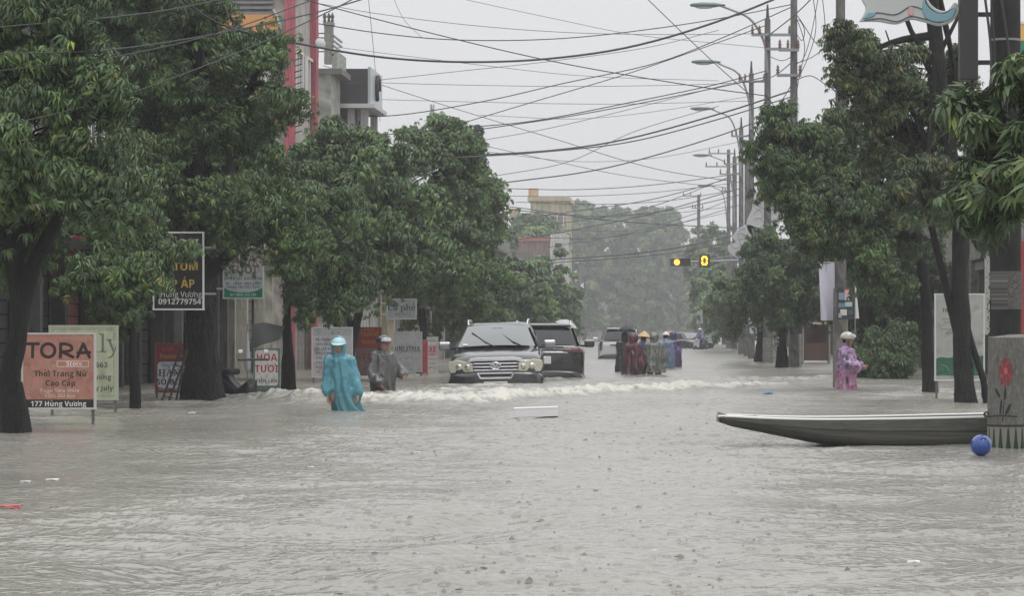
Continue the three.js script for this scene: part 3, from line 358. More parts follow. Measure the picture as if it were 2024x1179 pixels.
// ---------------------------------------------------------------- poles
const poleConc = mat(0.19, 0.185, 0.18, 0.8, { map: tex(stain, 1, 6) }), insul = mat(0.2, 0.09, 0.06, 0.35), lampGreen = mat(0.12, 0.19, 0.17, 0.4);
function utilityPole(o) {
  const t = thing('utility_pole', o.label, 'pole', [px(o.px, o.d), WALK, -o.d], 0, 'poles along the right pavement'), H = py(o.top, o.d) - WALK, r = o.r ?? 0.14, k = o.d / FOCAL;
  part('shaft', new THREE.CylinderGeometry(r * 0.68, r, H, 14).translate(0, H / 2, 0), poleConc, t);
  if (o.tip) part('tip', new THREE.CylinderGeometry(0.03, 0.06, 0.5, 8).translate(0, H + 0.25, 0), darkMetal, t);
  for (const [y, l, rr] of o.arms ?? []) { const Y = py(y, o.d) - WALK, a = part('crossarm', box((l + rr) * k, 0.09, 0.09, (rr - l) / 2 * k, Y, r * 0.7 + 0.05), steel, t); for (const q of [-l + 2, rr - 2, -l * 0.5].slice(0, o.pins ?? 3)) part('insulator', new THREE.LatheGeometry([[0.015, 0], [0.06, 0.02], [0.03, 0.08], [0.065, 0.11], [0.03, 0.17], [0.05, 0.2], [0.001, 0.3]].map((p) => new THREE.Vector2(p[0], p[1])), 9).translate(q * k, Y + 0.045, r * 0.7 + 0.05), insul, a); }
  if (o.band) part('painted_band', new THREE.CylinderGeometry(r * 0.98, r + 0.012, 0.9, 14).translate(0, 0.95, 0), o.band, t);
  if (o.base) part('pole_base', new THREE.CylinderGeometry(r * 1.1, r * 1.2, py(o.base, o.d) - WALK, 12).translate(0, (py(o.base, o.d) - WALK) / 2, 0), o.baseMat ?? concrete, t);
  if (o.lamp) {                                                       // arm sweeping out over the road with a flat lantern
    const [lx, ly] = o.lamp, X = (lx - o.px) * k, Y = py(ly, o.d) - WALK, a = part('lamp_arm', tube([V(-0.02, Y - 2.3 * o.d / 95, 0.12), V(-0.12, Y - 1.25 * o.d / 95, 0.12), V(X * 0.28, Y - 0.45, 0.12), V(X * 0.6, Y - 0.12, 0.12), V(X + 0.55, Y, 0.12)], 0.05, 0.04, 20, 7), steel, t);
    const head = part('lamp_head', new THREE.LatheGeometry([[0.001, -0.6], [0.1, -0.55], [0.17, -0.2], [0.15, 0.25], [0.07, 0.5], [0.05, 0.62]].map((p) => new THREE.Vector2(...p)), 12).rotateZ(-Math.PI / 2).scale(1, 0.55, 1).translate(X + 0.1, Y + 0.02, 0.12), lampGreen, a);
    part('lamp_glass', new THREE.SphereGeometry(0.13, 12, 6).scale(2.4, 0.4, 0.9).translate(X, Y - 0.06, 0.12), mat(0.5, 0.52, 0.5, 0.2), head);
  }
  return t;
}
utilityPole({ px: 1517, d: 95, top: 38, r: 0.15, tip: true, arms: [[70, 32, 45], [98, 4, 42]], lamp: [1392, 12], base: 668, label: 'first street lamp pole, its green lantern nearest the top edge' });
utilityPole({ px: 1485, d: 115, top: 145, r: 0.15, tip: true, arms: [[162, 25, 27]], lamp: [1390, 124], label: 'second street lamp pole, just left of and behind the first' });
utilityPole({ px: 1465, d: 139, top: 252, r: 0.16, tip: true, arms: [[270, 20, 20]], lamp: [1384, 216], label: 'third street lamp pole, its lantern halfway down the sky' });
utilityPole({ px: 1452, d: 176, top: 310, r: 0.2, tip: true, arms: [[325, 22, 20], [345, 30, 16]], lamp: [1385, 308], label: 'fourth street lamp pole, hazy, above the far traffic signals' });
utilityPole({ px: 1440, d: 211, top: 372, r: 0.2, arms: [[378, 14, 12]], lamp: [1392, 368], label: 'fifth and farthest street lamp pole, pale with haze' });
utilityPole({ px: 1440, d: 190, top: 296, r: 0.17, arms: [[304, 40, 14], [330, 46, 12]], label: 'thin hazy pole with three crossbars beside the fourth lamp' });
utilityPole({ px: 1381, d: 235, top: 385, r: 0.19, arms: [[388, 32, 6], [412, 14, 10]], label: 'lone hazy pole with a bracket crossarm above the amber lights' });
utilityPole({ px: 1476, d: 128, top: 300, r: 0.15, label: 'plain grey pole close behind the second street lamp' });
utilityPole({ px: 1569, d: 86, top: -70, r: 0.15, base: 662, arms: [[150, 34, 14], [100, 30, 10]], pins: 2, baseMat: stucco(0.34, 0.33, 0.31, 1, 1), label: 'tall grey pole draped with loose cable loops, right of the first lamp' });
utilityPole({ px: 1661, d: 53, top: -120, r: 0.125, base: 570, baseMat: stucco(0.3, 0.29, 0.26, 1, 1), label: 'tall pole papered with flyers behind the pink raincoat' });
// kerbside posts, black over white
for (const [p, d, top, bk, label] of [[1527, 104, 608, 655, 'short black and white post left of the flower-stencilled post'], [1574, 89, 590, 660, 'stout kerbside post with a black top and a yellow stencil'], [1474, 140, 590, 640, 'slim pale post under the far right signals']]) {
  const t = thing('kerbside_post', label, 'post', [px(p, d), WALK, -d], 0, 'kerbside posts on the right'), yt = py(top, d) - WALK, yb = py(bk, d) - WALK, r = 11 * d / FOCAL;
  part('lower_shaft', new THREE.CylinderGeometry(r, r * 1.1, yb, 12).translate(0, yb / 2, 0), stucco(0.5, 0.48, 0.44, 1, 1), t); part('upper_shaft', new THREE.CylinderGeometry(r * 0.9, r * 0.97, yt - yb, 12).translate(0, (yt + yb) / 2, 0), mat(0.04, 0.04, 0.042, 0.7), t);
  if (p === 1574) part('stencil', box(0.12, 0.2, 0.01, -0.02, py(706, d) - WALK, r * 1.06), mat(0.5, 0.33, 0.04, 0.6), t);
}
// the painted pole at the right edge
{
  const d = 25, t = thing('painted_pole', 'big concrete pole with a red flower painted on its white base, right edge', 'pole', [px(1991, d), WALK, -d]), Y = (p) => py(p, d) - WALK;
  const mural = canvas(1024, 512, (c, w, h) => {
    c.fillStyle = '#6b6a65'; c.fillRect(0, 0, w, h); const r = rng(5);
    for (let i = 0; i < 2200; i++) { c.fillStyle = `rgba(${r() < 0.5 ? '50,48,45' : '175,174,170'},${0.05 + r() * 0.13})`; c.beginPath(); c.ellipse(r() * w, r() * h, 2 + r() * 12, 1 + r() * 18, 0, 0, 7); c.fill(); }
    for (let i = 0; i < 60; i++) { c.fillStyle = `rgba(40,38,36,${0.1 + r() * 0.2})`; c.fillRect(r() * w, r() * h * 0.3, 1 + r() * 4, 10 + r() * 60); }
    for (const cx of [180, 512, 850]) {
      c.strokeStyle = '#2a302c'; c.lineWidth = 7; c.beginPath(); c.moveTo(cx, 180); c.quadraticCurveTo(cx - 15, 280, cx - 25, 370); c.stroke();
      c.fillStyle = '#29352e'; for (const [lx, ly, a, L] of [[cx - 70, 240, -0.9, 62], [cx - 40, 300, 0.2, 70], [cx + 20, 310, 0.75, 66], [cx - 5, 245, 0.15, 50]]) { c.save(); c.translate(lx, ly); c.rotate(a); c.beginPath(); c.ellipse(0, 0, 11, L / 2, 0, 0, 7); c.fill(); c.restore(); }
      for (let k = 0; k < 11; k++) { const a = k / 11 * 6.283; c.fillStyle = k % 2 ? 'rgba(150,72,74,.85)' : 'rgba(130,58,60,.85)'; c.beginPath(); c.ellipse(cx + Math.cos(a) * 33, 150 + Math.sin(a) * 38, 26, 17, a, 0, 7); c.fill(); c.strokeStyle = '#6d2a2d'; c.lineWidth = 2; c.stroke(); }
      c.fillStyle = '#b5605c'; c.beginPath(); c.arc(cx, 145, 16, 0, 7); c.fill();
    }
    for (let i = 0; i < 500; i++) { c.fillStyle = `rgba(${r() < 0.6 ? '70,68,64' : '160,158,152'},${0.1 + r() * 0.25})`; c.fillRect(r() * w, r() * h, 1 + r() * 5, 2 + r() * 26); }
    c.fillStyle = '#2b2b29'; c.fillRect(0, 378, w, 8); c.fillStyle = '#28402f'; c.fillRect(0, 396, w, 116); c.fillStyle = '#858379'; for (let x = -20; x < w; x += 62) { c.beginPath(); c.moveTo(x, 390); c.lineTo(x + 50, 390); c.quadraticCurveTo(x + 44, 460, x + 26, 512); c.quadraticCurveTo(x + 8, 460, x, 390); c.fill(); }
  });
  mural.repeat.set(1, 1); mural.wrapS = THREE.RepeatWrapping; 
  const hb = Y(668); part('painted_base', new THREE.CylinderGeometry(0.172, 0.186, hb - Y(900), 40, 1, true, -0.2 - Math.PI).translate(0, (hb + Y(900)) / 2, 0), mat(1, 1, 1, 0.75, { map: mural }), t);
  part('footing', new THREE.CylinderGeometry(0.186, 0.19, Y(900) + 0.002, 24).translate(0, Y(900) / 2, 0), concrete, t);
  part('base_rim', new THREE.CylinderGeometry(0.142, 0.174, 0.03, 32).translate(0, hb + 0.015, 0), stucco(0.36, 0.35, 0.34, 2, 1), t);
  part('shaft', new THREE.CylinderGeometry(0.125, 0.145, 6.2, 32).translate(-0.02, hb + 3.1, 0), mat(0.03, 0.029, 0.028, 0.8, { map: tex(stain, 1, 5) }), t);
  const peel = canvas(256, 256, (c, w, h) => { c.fillStyle = '#5b5a57'; c.fillRect(0, 0, w, h); const r = rng(8); for (let i = 0; i < 900; i++) { c.fillStyle = ['rgba(40,40,38,.4)', 'rgba(150,148,142,.35)', 'rgba(110,108,104,.4)'][r() * 3 | 0]; c.fillRect(r() * w, r() * h, 2 + r() * 12, 2 + r() * 8); } });
  part('paper_remains', new THREE.CylinderGeometry(0.147, 0.148, Y(537) - Y(612), 32, 1, true).translate(-0.016, (Y(537) + Y(612)) / 2, 0), mat(1, 1, 1, 0.85, { map: tex(peel, 3, 1) }), t);
  for (const y of [385, 415]) part('steel_strap', new THREE.CylinderGeometry(0.146, 0.146, 0.024, 32, 1, true).translate(-0.019, Y(y), 0), steel, t);
  part('steel_strap', new THREE.CylinderGeometry(0.14, 0.14, 0.02, 24, 1, true).translate(-0.019, Y(80), 0), steel, t);
  const strip = canvas(128, 512, (c, w, h) => { c.fillStyle = '#b9b9b4'; c.fillRect(0, 0, w, h); const r = rng(3); c.fillStyle = '#2c2c2c'; for (let i = 0; i < 60; i++) c.fillRect(20 + r() * 70, r() * h, 3 + r() * 14, 3 + r() * 16); c.fillStyle = '#8d8d88'; for (let i = 0; i < 40; i++) c.fillRect(r() * w, r() * h, r() * 30, r() * 10); });
  part('number_plate', box(0.085, Y(507) - Y(662), 0.012, -0.165, (Y(507) + Y(662)) / 2, 0.02), mat(1, 1, 1, 0.6, { map: strip }), t);
  part('tag', box(0.07, 0.03, 0.02, -0.16, Y(386), 0.1), mat(0.45, 0.22, 0.12, 0.6), t);
  for (const [a, b, c2, w] of [[1938, 1955, 1948, 0.013], [1952, 1962, 1958, 0.009], [1968, 1990, 1986, 0.012]]) part('drop_cable', tube([V(px(a, d) - px(1991, d), Y(-40), 0.16), V(px(b, d) - px(1991, d), Y(120), 0.17), V(px(c2, d) - px(1991, d), Y(250), 0.165), V(px(c2 - 6, d) - px(1991, d), Y(400), 0.15)], w, w, 14, 6), mat(0.04, 0.04, 0.042, 0.5), t);
  const cb = thing('cable_cabinet', 'dark utility cabinet hung high beside the painted pole', 'cabinet', [px(1913, 26), py(70, 26), -26]); part('case', box(0.17, 0.85, 0.22, 0, 0, 0, 0.015), mat(0.045, 0.044, 0.043, 0.6), cb); part('lid', box(0.185, 0.04, 0.24, 0, 0.445, 0), mat(0.08, 0.08, 0.08, 0.5), cb); part('bracket', box(0.3, 0.04, 0.05, 0.2, 0.2, -0.05), darkMetal, cb); part('bracket', box(0.3, 0.04, 0.05, 0.2, -0.25, -0.05), darkMetal, cb); part('conduit', tube([V(0.04, -0.42, 0.0), V(0.06, -0.8, 0), V(0.12, -1.2, 0)], 0.02, 0.02, 8, 6), darkMetal, cb);
  // loose coil hung on the pole
  const coil = []; for (let k = 0; k < 5; k++) coil.push(new THREE.TorusGeometry(0.12 + k * 0.012, 0.007, 5, 30).scale(1, 1.25, 1).rotateY(0.3 - k * 0.12).translate(0, 0, k * 0.012));
  solo('cable_coil', coil.map((g) => g.translate(px(1920, 24.6), py(425, 24.6), -24.6)), mat(0.03, 0.03, 0.032, 0.5), 'loose loops of black cable hung beside the painted pole', 'cable coil');
}
// ---------------------------------------------------------------- ornaments of the street
function flatOutline(pts, depth) { const s = new THREE.Shape(); s.moveTo(...pts[0]); s.splineThru(pts.slice(1).concat([pts[0]]).map((p) => new THREE.Vector2(...p))); return new THREE.ExtrudeGeometry(s, { depth, bevelEnabled: true, bevelSize: 0.008, bevelThickness: 0.008, bevelSegments: 1, curveSegments: 6 }); }
{
  const d = 26, t = thing('wave_ornament', 'white and blue festive wave-shaped panel hung at the top right', 'ornament', [px(1800, d), py(20, d), -d]), Q = (a, b) => [px(a, d) - px(1800, d), py(b, d) - py(20, d)];
  const art = flatOutline([Q(1700, 42), Q(1712, 18), Q(1703, -10), Q(1720, -60), Q(1775, -80), Q(1812, -50), Q(1828, -5), Q(1846, 18), Q(1870, 24), Q(1886, 8), Q(1893, 22), Q(1880, 42), Q(1856, 50), Q(1830, 44), Q(1800, 38), Q(1770, 47), Q(1735, 42)], 0.04);
  part('panel', art, mat(0.5, 0.51, 0.51, 0.55), t);
  const band = (pts, w, m, z) => part('painted_stripe', tube(pts.map((p) => V(...Q(...p), z)), w, w, 30, 5).scale(1, 1, 1), m, t);
  const blue = mat(0.2, 0.36, 0.42, 0.5), ink = mat(0.06, 0.08, 0.1, 0.5);
  band([[1706, 38], [1730, 27], [1770, 30], [1800, 14], [1828, 22]], 0.006, ink, 0.05); band([[1708, 42], [1740, 38], [1772, 44], [1800, 34], [1830, 40], [1856, 46], [1880, 36]], 0.006, ink, 0.05); band([[1822, -20], [1834, 14], [1858, 28], [1884, 18]], 0.007, ink, 0.05);
  part('blue_curl', flatOutline([Q(1824, 4), Q(1840, 24), Q(1866, 30), Q(1886, 18), Q(1878, 38), Q(1852, 44), Q(1832, 38), Q(1824, 24)], 0.006).translate(0, 0, 0.046), blue, t); part('blue_tip', flatOutline([Q(1706, 38), Q(1716, 27), Q(1728, 28), Q(1722, 34)], 0.006).translate(0, 0, 0.046), blue, t); part('pink_dab', flatOutline([Q(1796, 16), Q(1802, 17), Q(1803, 30), Q(1796, 30)], 0.005).translate(0, 0, 0.046), mat(0.6, 0.35, 0.36, 0.5), t);
  part('hanger', [bar(V(...Q(1885, 35), 0.0), V(...Q(1910, 32), 0), 0.012), bar(V(...Q(1830, -40), 0), V(...Q(1905, -30), 0), 0.012)], steel, t);
}
{
  const d = 100, mk = (label, pts, cx, cy) => { const t = thing('cloud_ornament', label, 'ornament', [px(cx, d), py(cy, d), -d], 0, 'white cloud ornaments on the right poles'), Q = (a, b) => [px(a, d) - px(cx, d), py(b, d) - py(cy, d)]; part('panel', flatOutline(pts.map((p) => Q(...p)), 0.05), mat(0.52, 0.52, 0.53, 0.7), t); const r = rng(cx); for (let k = 0; k < 7; k++) { const a = pts[(k * 2) % pts.length], q = Q(lerp(a[0], cx, 0.35 + r() * 0.3), lerp(a[1], cy, 0.35 + r() * 0.3)); part('scroll', new THREE.TorusGeometry(0.13 + r() * 0.08, 0.02, 5, 16, 4.5).rotateZ(r() * 6).translate(...q, 0.06), mat(0.45, 0.46, 0.47, 0.6), t); } part('bracket', bar(V(0, 0, -0.02), V(px(1517, 95) - px(cx, d), -0.2, -0.06), 0.03), steel, t); return t; };
  mk('white lace-edged cloud ornament half hidden by the dark green tree', [[1490, 392], [1512, 384], [1533, 392], [1545, 420], [1535, 450], [1505, 470], [1482, 462], [1476, 440], [1486, 415]], 1510, 428);
  mk('smaller white cloud ornament below and left of the lace-edged one', [[1462, 452], [1478, 445], [1500, 452], [1520, 462], [1515, 486], [1490, 500], [1462, 510], [1442, 500], [1440, 486], [1455, 480], [1448, 468]], 1478, 478);
}
// ---------------------------------------------------------------- traffic signals
{
  const d = 150, t = thing('traffic_signal', 'traffic signal gantry showing amber and a yellow countdown zero over the far crossing', 'traffic light', [px(1466, d), WALK, -d]), Y = (p) => py(p, d) - WALK, X = (p) => px(p, d) - px(1466, d);
  part('mast', new THREE.CylinderGeometry(0.07, 0.1, Y(500), 12).translate(0, Y(500) / 2, 0), steel, t); part('arm', bar(V(0, Y(515), 0), V(X(1328), Y(519), 0), 0.06, 8, 0.04), steel, t); part('stay', bar(V(0, Y(502), 0), V(X(1392), Y(515), 0), 0.02, 6), steel, t);
  const amber = new THREE.MeshStandardMaterial({ color: new THREE.Color(0.4, 0.2, 0.02), emissive: new THREE.Color(1, 0.4, 0.05), emissiveIntensity: 2.2 }), yell = new THREE.MeshStandardMaterial({ color: new THREE.Color(0.4, 0.3, 0.02), emissive: new THREE.Color(1, 0.62, 0.02), emissiveIntensity: 2.2 });
  const s = part('signal_box', box(1.1, 0.42, 0.22, X(1345), Y(519), 0.16, 0.03), darkMetal, t); part('amber_lens', new THREE.CylinderGeometry(0.16, 0.16, 0.06, 20).rotateX(Math.PI / 2).translate(X(1338), Y(519), 0.3), amber, s); part('lens_off', new THREE.CylinderGeometry(0.13, 0.13, 0.04, 16).rotateX(Math.PI / 2).translate(X(1350), Y(519), 0.29), mat(0.05, 0.01, 0.01, 0.3), s); part('lens_off', new THREE.CylinderGeometry(0.13, 0.13, 0.04, 16).rotateX(Math.PI / 2).translate(X(1358), Y(519), 0.29), mat(0.01, 0.05, 0.02, 0.3), s);
  for (const q of [1338, 1350, 1358]) part('visor', new THREE.CylinderGeometry(0.2, 0.2, 0.2, 14, 1, true, Math.PI * 0.5, Math.PI).rotateX(Math.PI / 2).translate(X(q), Y(518), 0.37), mat(0.03, 0.03, 0.03, 0.6, { side: THREE.DoubleSide }), s);
  const c = part('countdown_box', box(0.6, 0.72, 0.2, X(1392.5), Y(516), 0.16, 0.03), darkMetal, t), sg = [];
  const [w, h, b] = [0.24, 0.4, 0.085]; sg.push(box(w, b, 0.03, 0, h / 2, 0), box(w, b, 0.03, 0, -h / 2, 0), box(b, h / 2 - 0.06, 0.03, -w / 2, h / 4, 0), box(b, h / 2 - 0.06, 0.03, w / 2, h / 4, 0), box(b, h / 2 - 0.06, 0.03, -w / 2, -h / 4, 0), box(b, h / 2 - 0.06, 0.03, w / 2, -h / 4, 0));
  for (const g of sg) part('lit_segment', g.translate(X(1392.5), Y(516), 0.285), yell, c);
  for (const [q, col, I] of [[1338, new THREE.Color(1, 0.5, 0.08), 0.15], [1392.5, new THREE.Color(1, 0.65, 0.05), 0.15]]) { const l = new THREE.PointLight(col, I); l.position.set(px(q, d), py(518, d), -d + 0.5); l.castShadow = true; scene.add(l); }
  // wire-mesh banner frame over the far crossing
  const g = thing('overhead_gantry', 'thin pale gantry bar hanging across the far road', 'gantry', [px(1200, 230), py(532, 230), -230]); part('beam', box(px(1256, 230) - px(1148, 230), 0.07, 0.1), steel, g); part('beam', box(px(1256, 230) - px(1148, 230), 0.05, 0.1, 0, -0.25, 0), steel, g); for (let k = 0; k < 12; k++) part('rung', box(0.03, 0.2, 0.05, (k / 11 - 0.5) * 4.4, -0.12, 0), steel, g); part('post', bar(V(-2.26, -py(532, 230) + WALK, 0), V(-2.26, 0.1, 0), 0.07), steel, g);
  const p2 = thing('repeater_signal', 'small pale green repeater signal low on the far right', 'traffic light', [px(1450, d), py(580, d), -d + 0.2]); part('case', box(0.22, 0.5, 0.18, 0, 0, 0, 0.03), darkMetal, p2); part('lens', new THREE.CylinderGeometry(0.07, 0.07, 0.03, 14).rotateX(Math.PI / 2).translate(0, 0, 0.1), mat(0.5, 0.6, 0.4, 0.2), p2); part('bracket', box(0.5, 0.05, 0.05, 0.25, 0.1, -0.05), darkMetal, p2);
}
// ---------------------------------------------------------------- overhead cables
const cableMat = mat(0.025, 0.025, 0.027, 0.55);
const strung = [];
function cable(w, d0, d1, pts, label) {                               // sighted course, width in sighted pixels, depth from d0 to d1
  const n = pts.length, x0 = pts[0][0], x1 = pts[n - 1][0], L = Math.abs(x1 - x0) > 60 ? (p) => (p[0] - x0) / (x1 - x0) : (p, i) => i / (n - 1);
  const v = pts.map((p, i) => at(p[0], p[1], lerp(d0, d1, L(p, i)))), k = 0.42 * w / FOCAL;
  const o = solo('overhead_cable', tube(v, k * d0, k * d1, 40, 5), cableMat, label, 'cable', 'cables over the street'); strung.push([o, pts]); return o;
}
const thin = 'thin sagging cable strung across the pale sky', low = 'thin cable in the dense bundle low over the far crossing';
cable(5.5, 39, 62, [[330, -25], [430, 45], [620, 92], [780, 116], [940, 123], [1090, 116], [1250, 92], [1420, 42], [1580, -22]], 'thickest black cable, sagging right across the upper sky');
cable(4, 60, 88, [[380, 260], [500, 288], [700, 301], [960, 306], [1200, 283], [1420, 226], [1569, 178]], 'doubled dark cable passing just above the round treetops');
cable(3, 60, 89, [[900, 312], [1060, 302], [1250, 280], [1420, 236], [1569, 190]], 'dark cable running just under the doubled one');
cable(3, 24, 37, [[-40, 258], [0, 250], [240, 190], [480, 100], [640, 28], [770, -40]], 'grey cable slanting up from the left edge across the treetops');
cable(3.5, 24.5, 38, [[-40, 108], [0, 106], [200, 100], [400, 72], [620, 26], [760, -14]], 'middle of the three dark cables crossing the left treetops'); cable(3, 25, 37, [[-40, 146], [0, 140], [250, 108], [450, 60], [640, -8]], 'lowest of the three dark cables crossing the left treetops'); cable(3, 24, 36, [[-40, 60], [0, 54], [200, 36], [330, 20], [470, -8]], 'topmost of the three dark cables crossing the left treetops');
cable(2.5, 74, 70, [[600, -2], [640, 10], [890, 75], [1110, 125], [1390, 173], [1517, 190]], 'straight cable slanting down from the pink house to the first lamp pole');
cable(2.5, 78, 88, [[610, 44], [760, 67], [900, 79], [1100, 77], [1300, 56], [1460, 30], [1569, 8]], thin);
cable(2.5, 82, 88, [[600, 224], [760, 230], [960, 200], [1110, 166], [1300, 124], [1430, 74], [1569, 12]], 'cable rising from the dark cubic shop to the upper right');
cable(2.2, 88, 92, [[880, 254], [1040, 206], [1250, 143], [1420, 84], [1515, 50]], thin); cable(2.5, 70, 92, [[620, 280], [900, 254], [1050, 240], [1250, 202], [1420, 166], [1515, 140]], thin);
cable(2.5, 75, 92, [[880, 266], [1150, 226], [1420, 173], [1515, 152]], thin); cable(3, 90, 112, [[980, 364], [1200, 332], [1420, 269], [1485, 245]], thin);
cable(1.6, 80, 130, [[640, 130], [745, 165], [900, 215], [1100, 276], [1300, 335], [1470, 362]], thin); cable(1.3, 85, 100, [[630, 160], [900, 168], [1150, 171], [1420, 166], [1517, 160]], thin); cable(1.3, 85, 115, [[630, 193], [900, 201], [1200, 206], [1485, 200]], thin);
cable(2.2, 60, 115, [[1250, -30], [1290, 8], [1350, 66], [1420, 132], [1485, 190]], 'steep cable dropping from the top edge to the second lamp pole');
cable(1.3, 70, 95, [[728, -10], [738, 90], [746, 180], [752, 240]], 'thin upright cable beside the dark cubic shop'); cable(1.4, 78, 95, [[620, 5], [745, 27], [950, 52], [1160, 66], [1420, 68], [1517, 66]], thin); cable(1.1, 78, 90, [[775, -10], [800, 40], [835, 75]], thin);
cable(1.2, 80, 100, [[900, -5], [1100, 38], [1250, 68], [1420, 86], [1517, 95]], thin); cable(1.2, 85, 105, [[640, 90], [780, 108], [960, 130], [1150, 150], [1420, 160]], thin); cable(1.5, 80, 115, [[690, 165], [900, 142], [1100, 120], [1290, 92], [1420, 60]], thin); cable(1.2, 85, 120, [[950, 228], [1150, 235], [1300, 220], [1485, 190]], thin);
cable(1.4, 95, 140, [[900, 275], [1100, 320], [1250, 350], [1440, 372]], thin); cable(1.5, 95, 140, [[880, 290], [1080, 255], [1250, 215], [1465, 160]], thin); cable(1.2, 95, 150, [[960, 300], [1150, 320], [1300, 312], [1465, 280]], thin);
cable(1.6, 110, 150, [[970, 350], [1130, 318], [1250, 262], [1420, 210]], thin);
for (const [w, d0, d1, pts] of [[2, 110, 160, [[985, 373], [1150, 375], [1300, 365], [1452, 345]]], [1.6, 110, 180, [[985, 388], [1150, 388], [1300, 380], [1452, 362]]], [2.2, 110, 170, [[960, 440], [1150, 416], [1300, 392], [1452, 350]]], [2.4, 100, 150, [[985, 412], [1100, 424], [1250, 440], [1465, 452]]], [2.4, 110, 150, [[1000, 478], [1150, 452], [1300, 420], [1465, 372]]], [3, 120, 150, [[1090, 514], [1250, 502], [1350, 488], [1465, 462]]], [2, 120, 150, [[1090, 520], [1250, 509], [1350, 497], [1465, 474]]], [1.6, 120, 150, [[1020, 400], [1200, 404], [1330, 396], [1452, 376]]], [1.6, 130, 160, [[1050, 470], [1200, 470], [1330, 445], [1465, 405]]], [1.6, 120, 170, [[1080, 490], [1240, 462], [1352, 430], [1452, 392]]], [1.4, 120, 170, [[1000, 430], [1150, 432], [1300, 425], [1452, 408]]], [2, 115, 140, [[1000, 408], [1180, 428], [1330, 415], [1465, 385]]], [1.4, 130, 200, [[1110, 455], [1250, 456], [1350, 440], [1440, 420]]], [1.8, 110, 150, [[1020, 448], [1150, 436], [1300, 405], [1465, 340]]]]) cable(w, d0, d1, pts, low);
// cables between the right-hand poles and loose drops
{
  // cables over the white car, told apart by their order from the top there
  const col = 1222, words = ['topmost', 'second', 'third', 'fourth', 'fifth', 'sixth', 'seventh', 'eighth', 'ninth', 'tenth', '11th', '12th', '13th', '14th', '15th', '16th', '17th', '18th', '19th', '20th', '21st', '22nd', '23rd', '24th', '25th', '26th', '27th', '28th', '29th', '30th', '31st', '32nd', '33rd', '34th', '35th', '36th', '37th', '38th', '39th', '40th'];
  const yAt = (pts) => { for (let i = 1; i < pts.length; i++) if (pts[i - 1][0] <= col && pts[i][0] > col) return lerp(pts[i - 1][1], pts[i][1], (col - pts[i - 1][0]) / (pts[i][0] - pts[i - 1][0])); return null; };
  const order = strung.map(([o, pts]) => [o, yAt(pts)]).filter((e) => e[1] !== null).sort((a, b) => a[1] - b[1]);
  order.forEach(([o], i) => { if (o.userData.label === thin) o.userData.label = `thin sky cable, ${words[i]} from the top above the white car`; if (o.userData.label === low) o.userData.label = `thin cable of the low bundle, ${words[i]} from the top above the white car`; });
}
const between = ['cable from the first lamp pole up to the flyer-covered pole', 'cable from the second lamp pole to the tall grey pole', 'cable between the first and third lamp poles', 'lower cable from the tall grey pole to the flyer-covered pole', 'upper cable from the tall grey pole to the flyer-covered pole', 'short slack cable between the first lamp pole and the tall grey pole'];
let nth = 0;
for (const [w, d0, d1, pts] of [[3, 95, 53, [[1517, 72], [1570, 30], [1640, -40]]], [2.5, 115, 86, [[1485, 165], [1530, 150], [1569, 120]]], [2.5, 139, 95, [[1465, 272], [1490, 262], [1517, 240]]], [2.5, 86, 53, [[1569, 160], [1600, 150], [1640, 172], [1661, 175]]], [2, 86, 53, [[1569, 128], [1610, 110], [1661, 60]]], [2, 95, 86, [[1517, 110], [1545, 120], [1569, 110]]]]) cable(w, d0, d1, pts, between[nth++]);
const drop = 'loose cable hanging off the tall grey pole';
for (const pts of [[[1569, 20], [1590, 90], [1580, 150], [1571, 200]], [[1605, -20], [1612, 60], [1590, 130], [1572, 160]], [[1620, -20], [1600, 80], [1585, 120], [1572, 125]], [[1569, 60], [1585, 80], [1590, 60], [1580, 40], [1571, 45]], [[1569, 160], [1545, 200], [1535, 215], [1517, 190]], [[1575, 30], [1620, 90], [1630, 60], [1625, -10]]]) cable(2, 86, 85, pts, drop);
// ---------------------------------------------------------------- sign boards
const font = (c, px_, bold = true, fam = 'sans-serif') => { c.font = `${bold ? 'bold ' : ''}${px_}px ${fam}`; c.textAlign = 'center'; c.textBaseline = 'middle'; };
const wash = (c, w, h, seed, k = 0.10) => { const r = rng(seed); for (let i = 0; i < 160; i++) { c.fillStyle = `rgba(${r() < 0.6 ? '40,38,34' : '225,222,215'},${r() * k})`; c.beginPath(); c.ellipse(r() * w, r() * h, 4 + r() * w * 0.1, 2 + r() * h * 0.06, r() * 3, 0, 7); c.fill(); } };
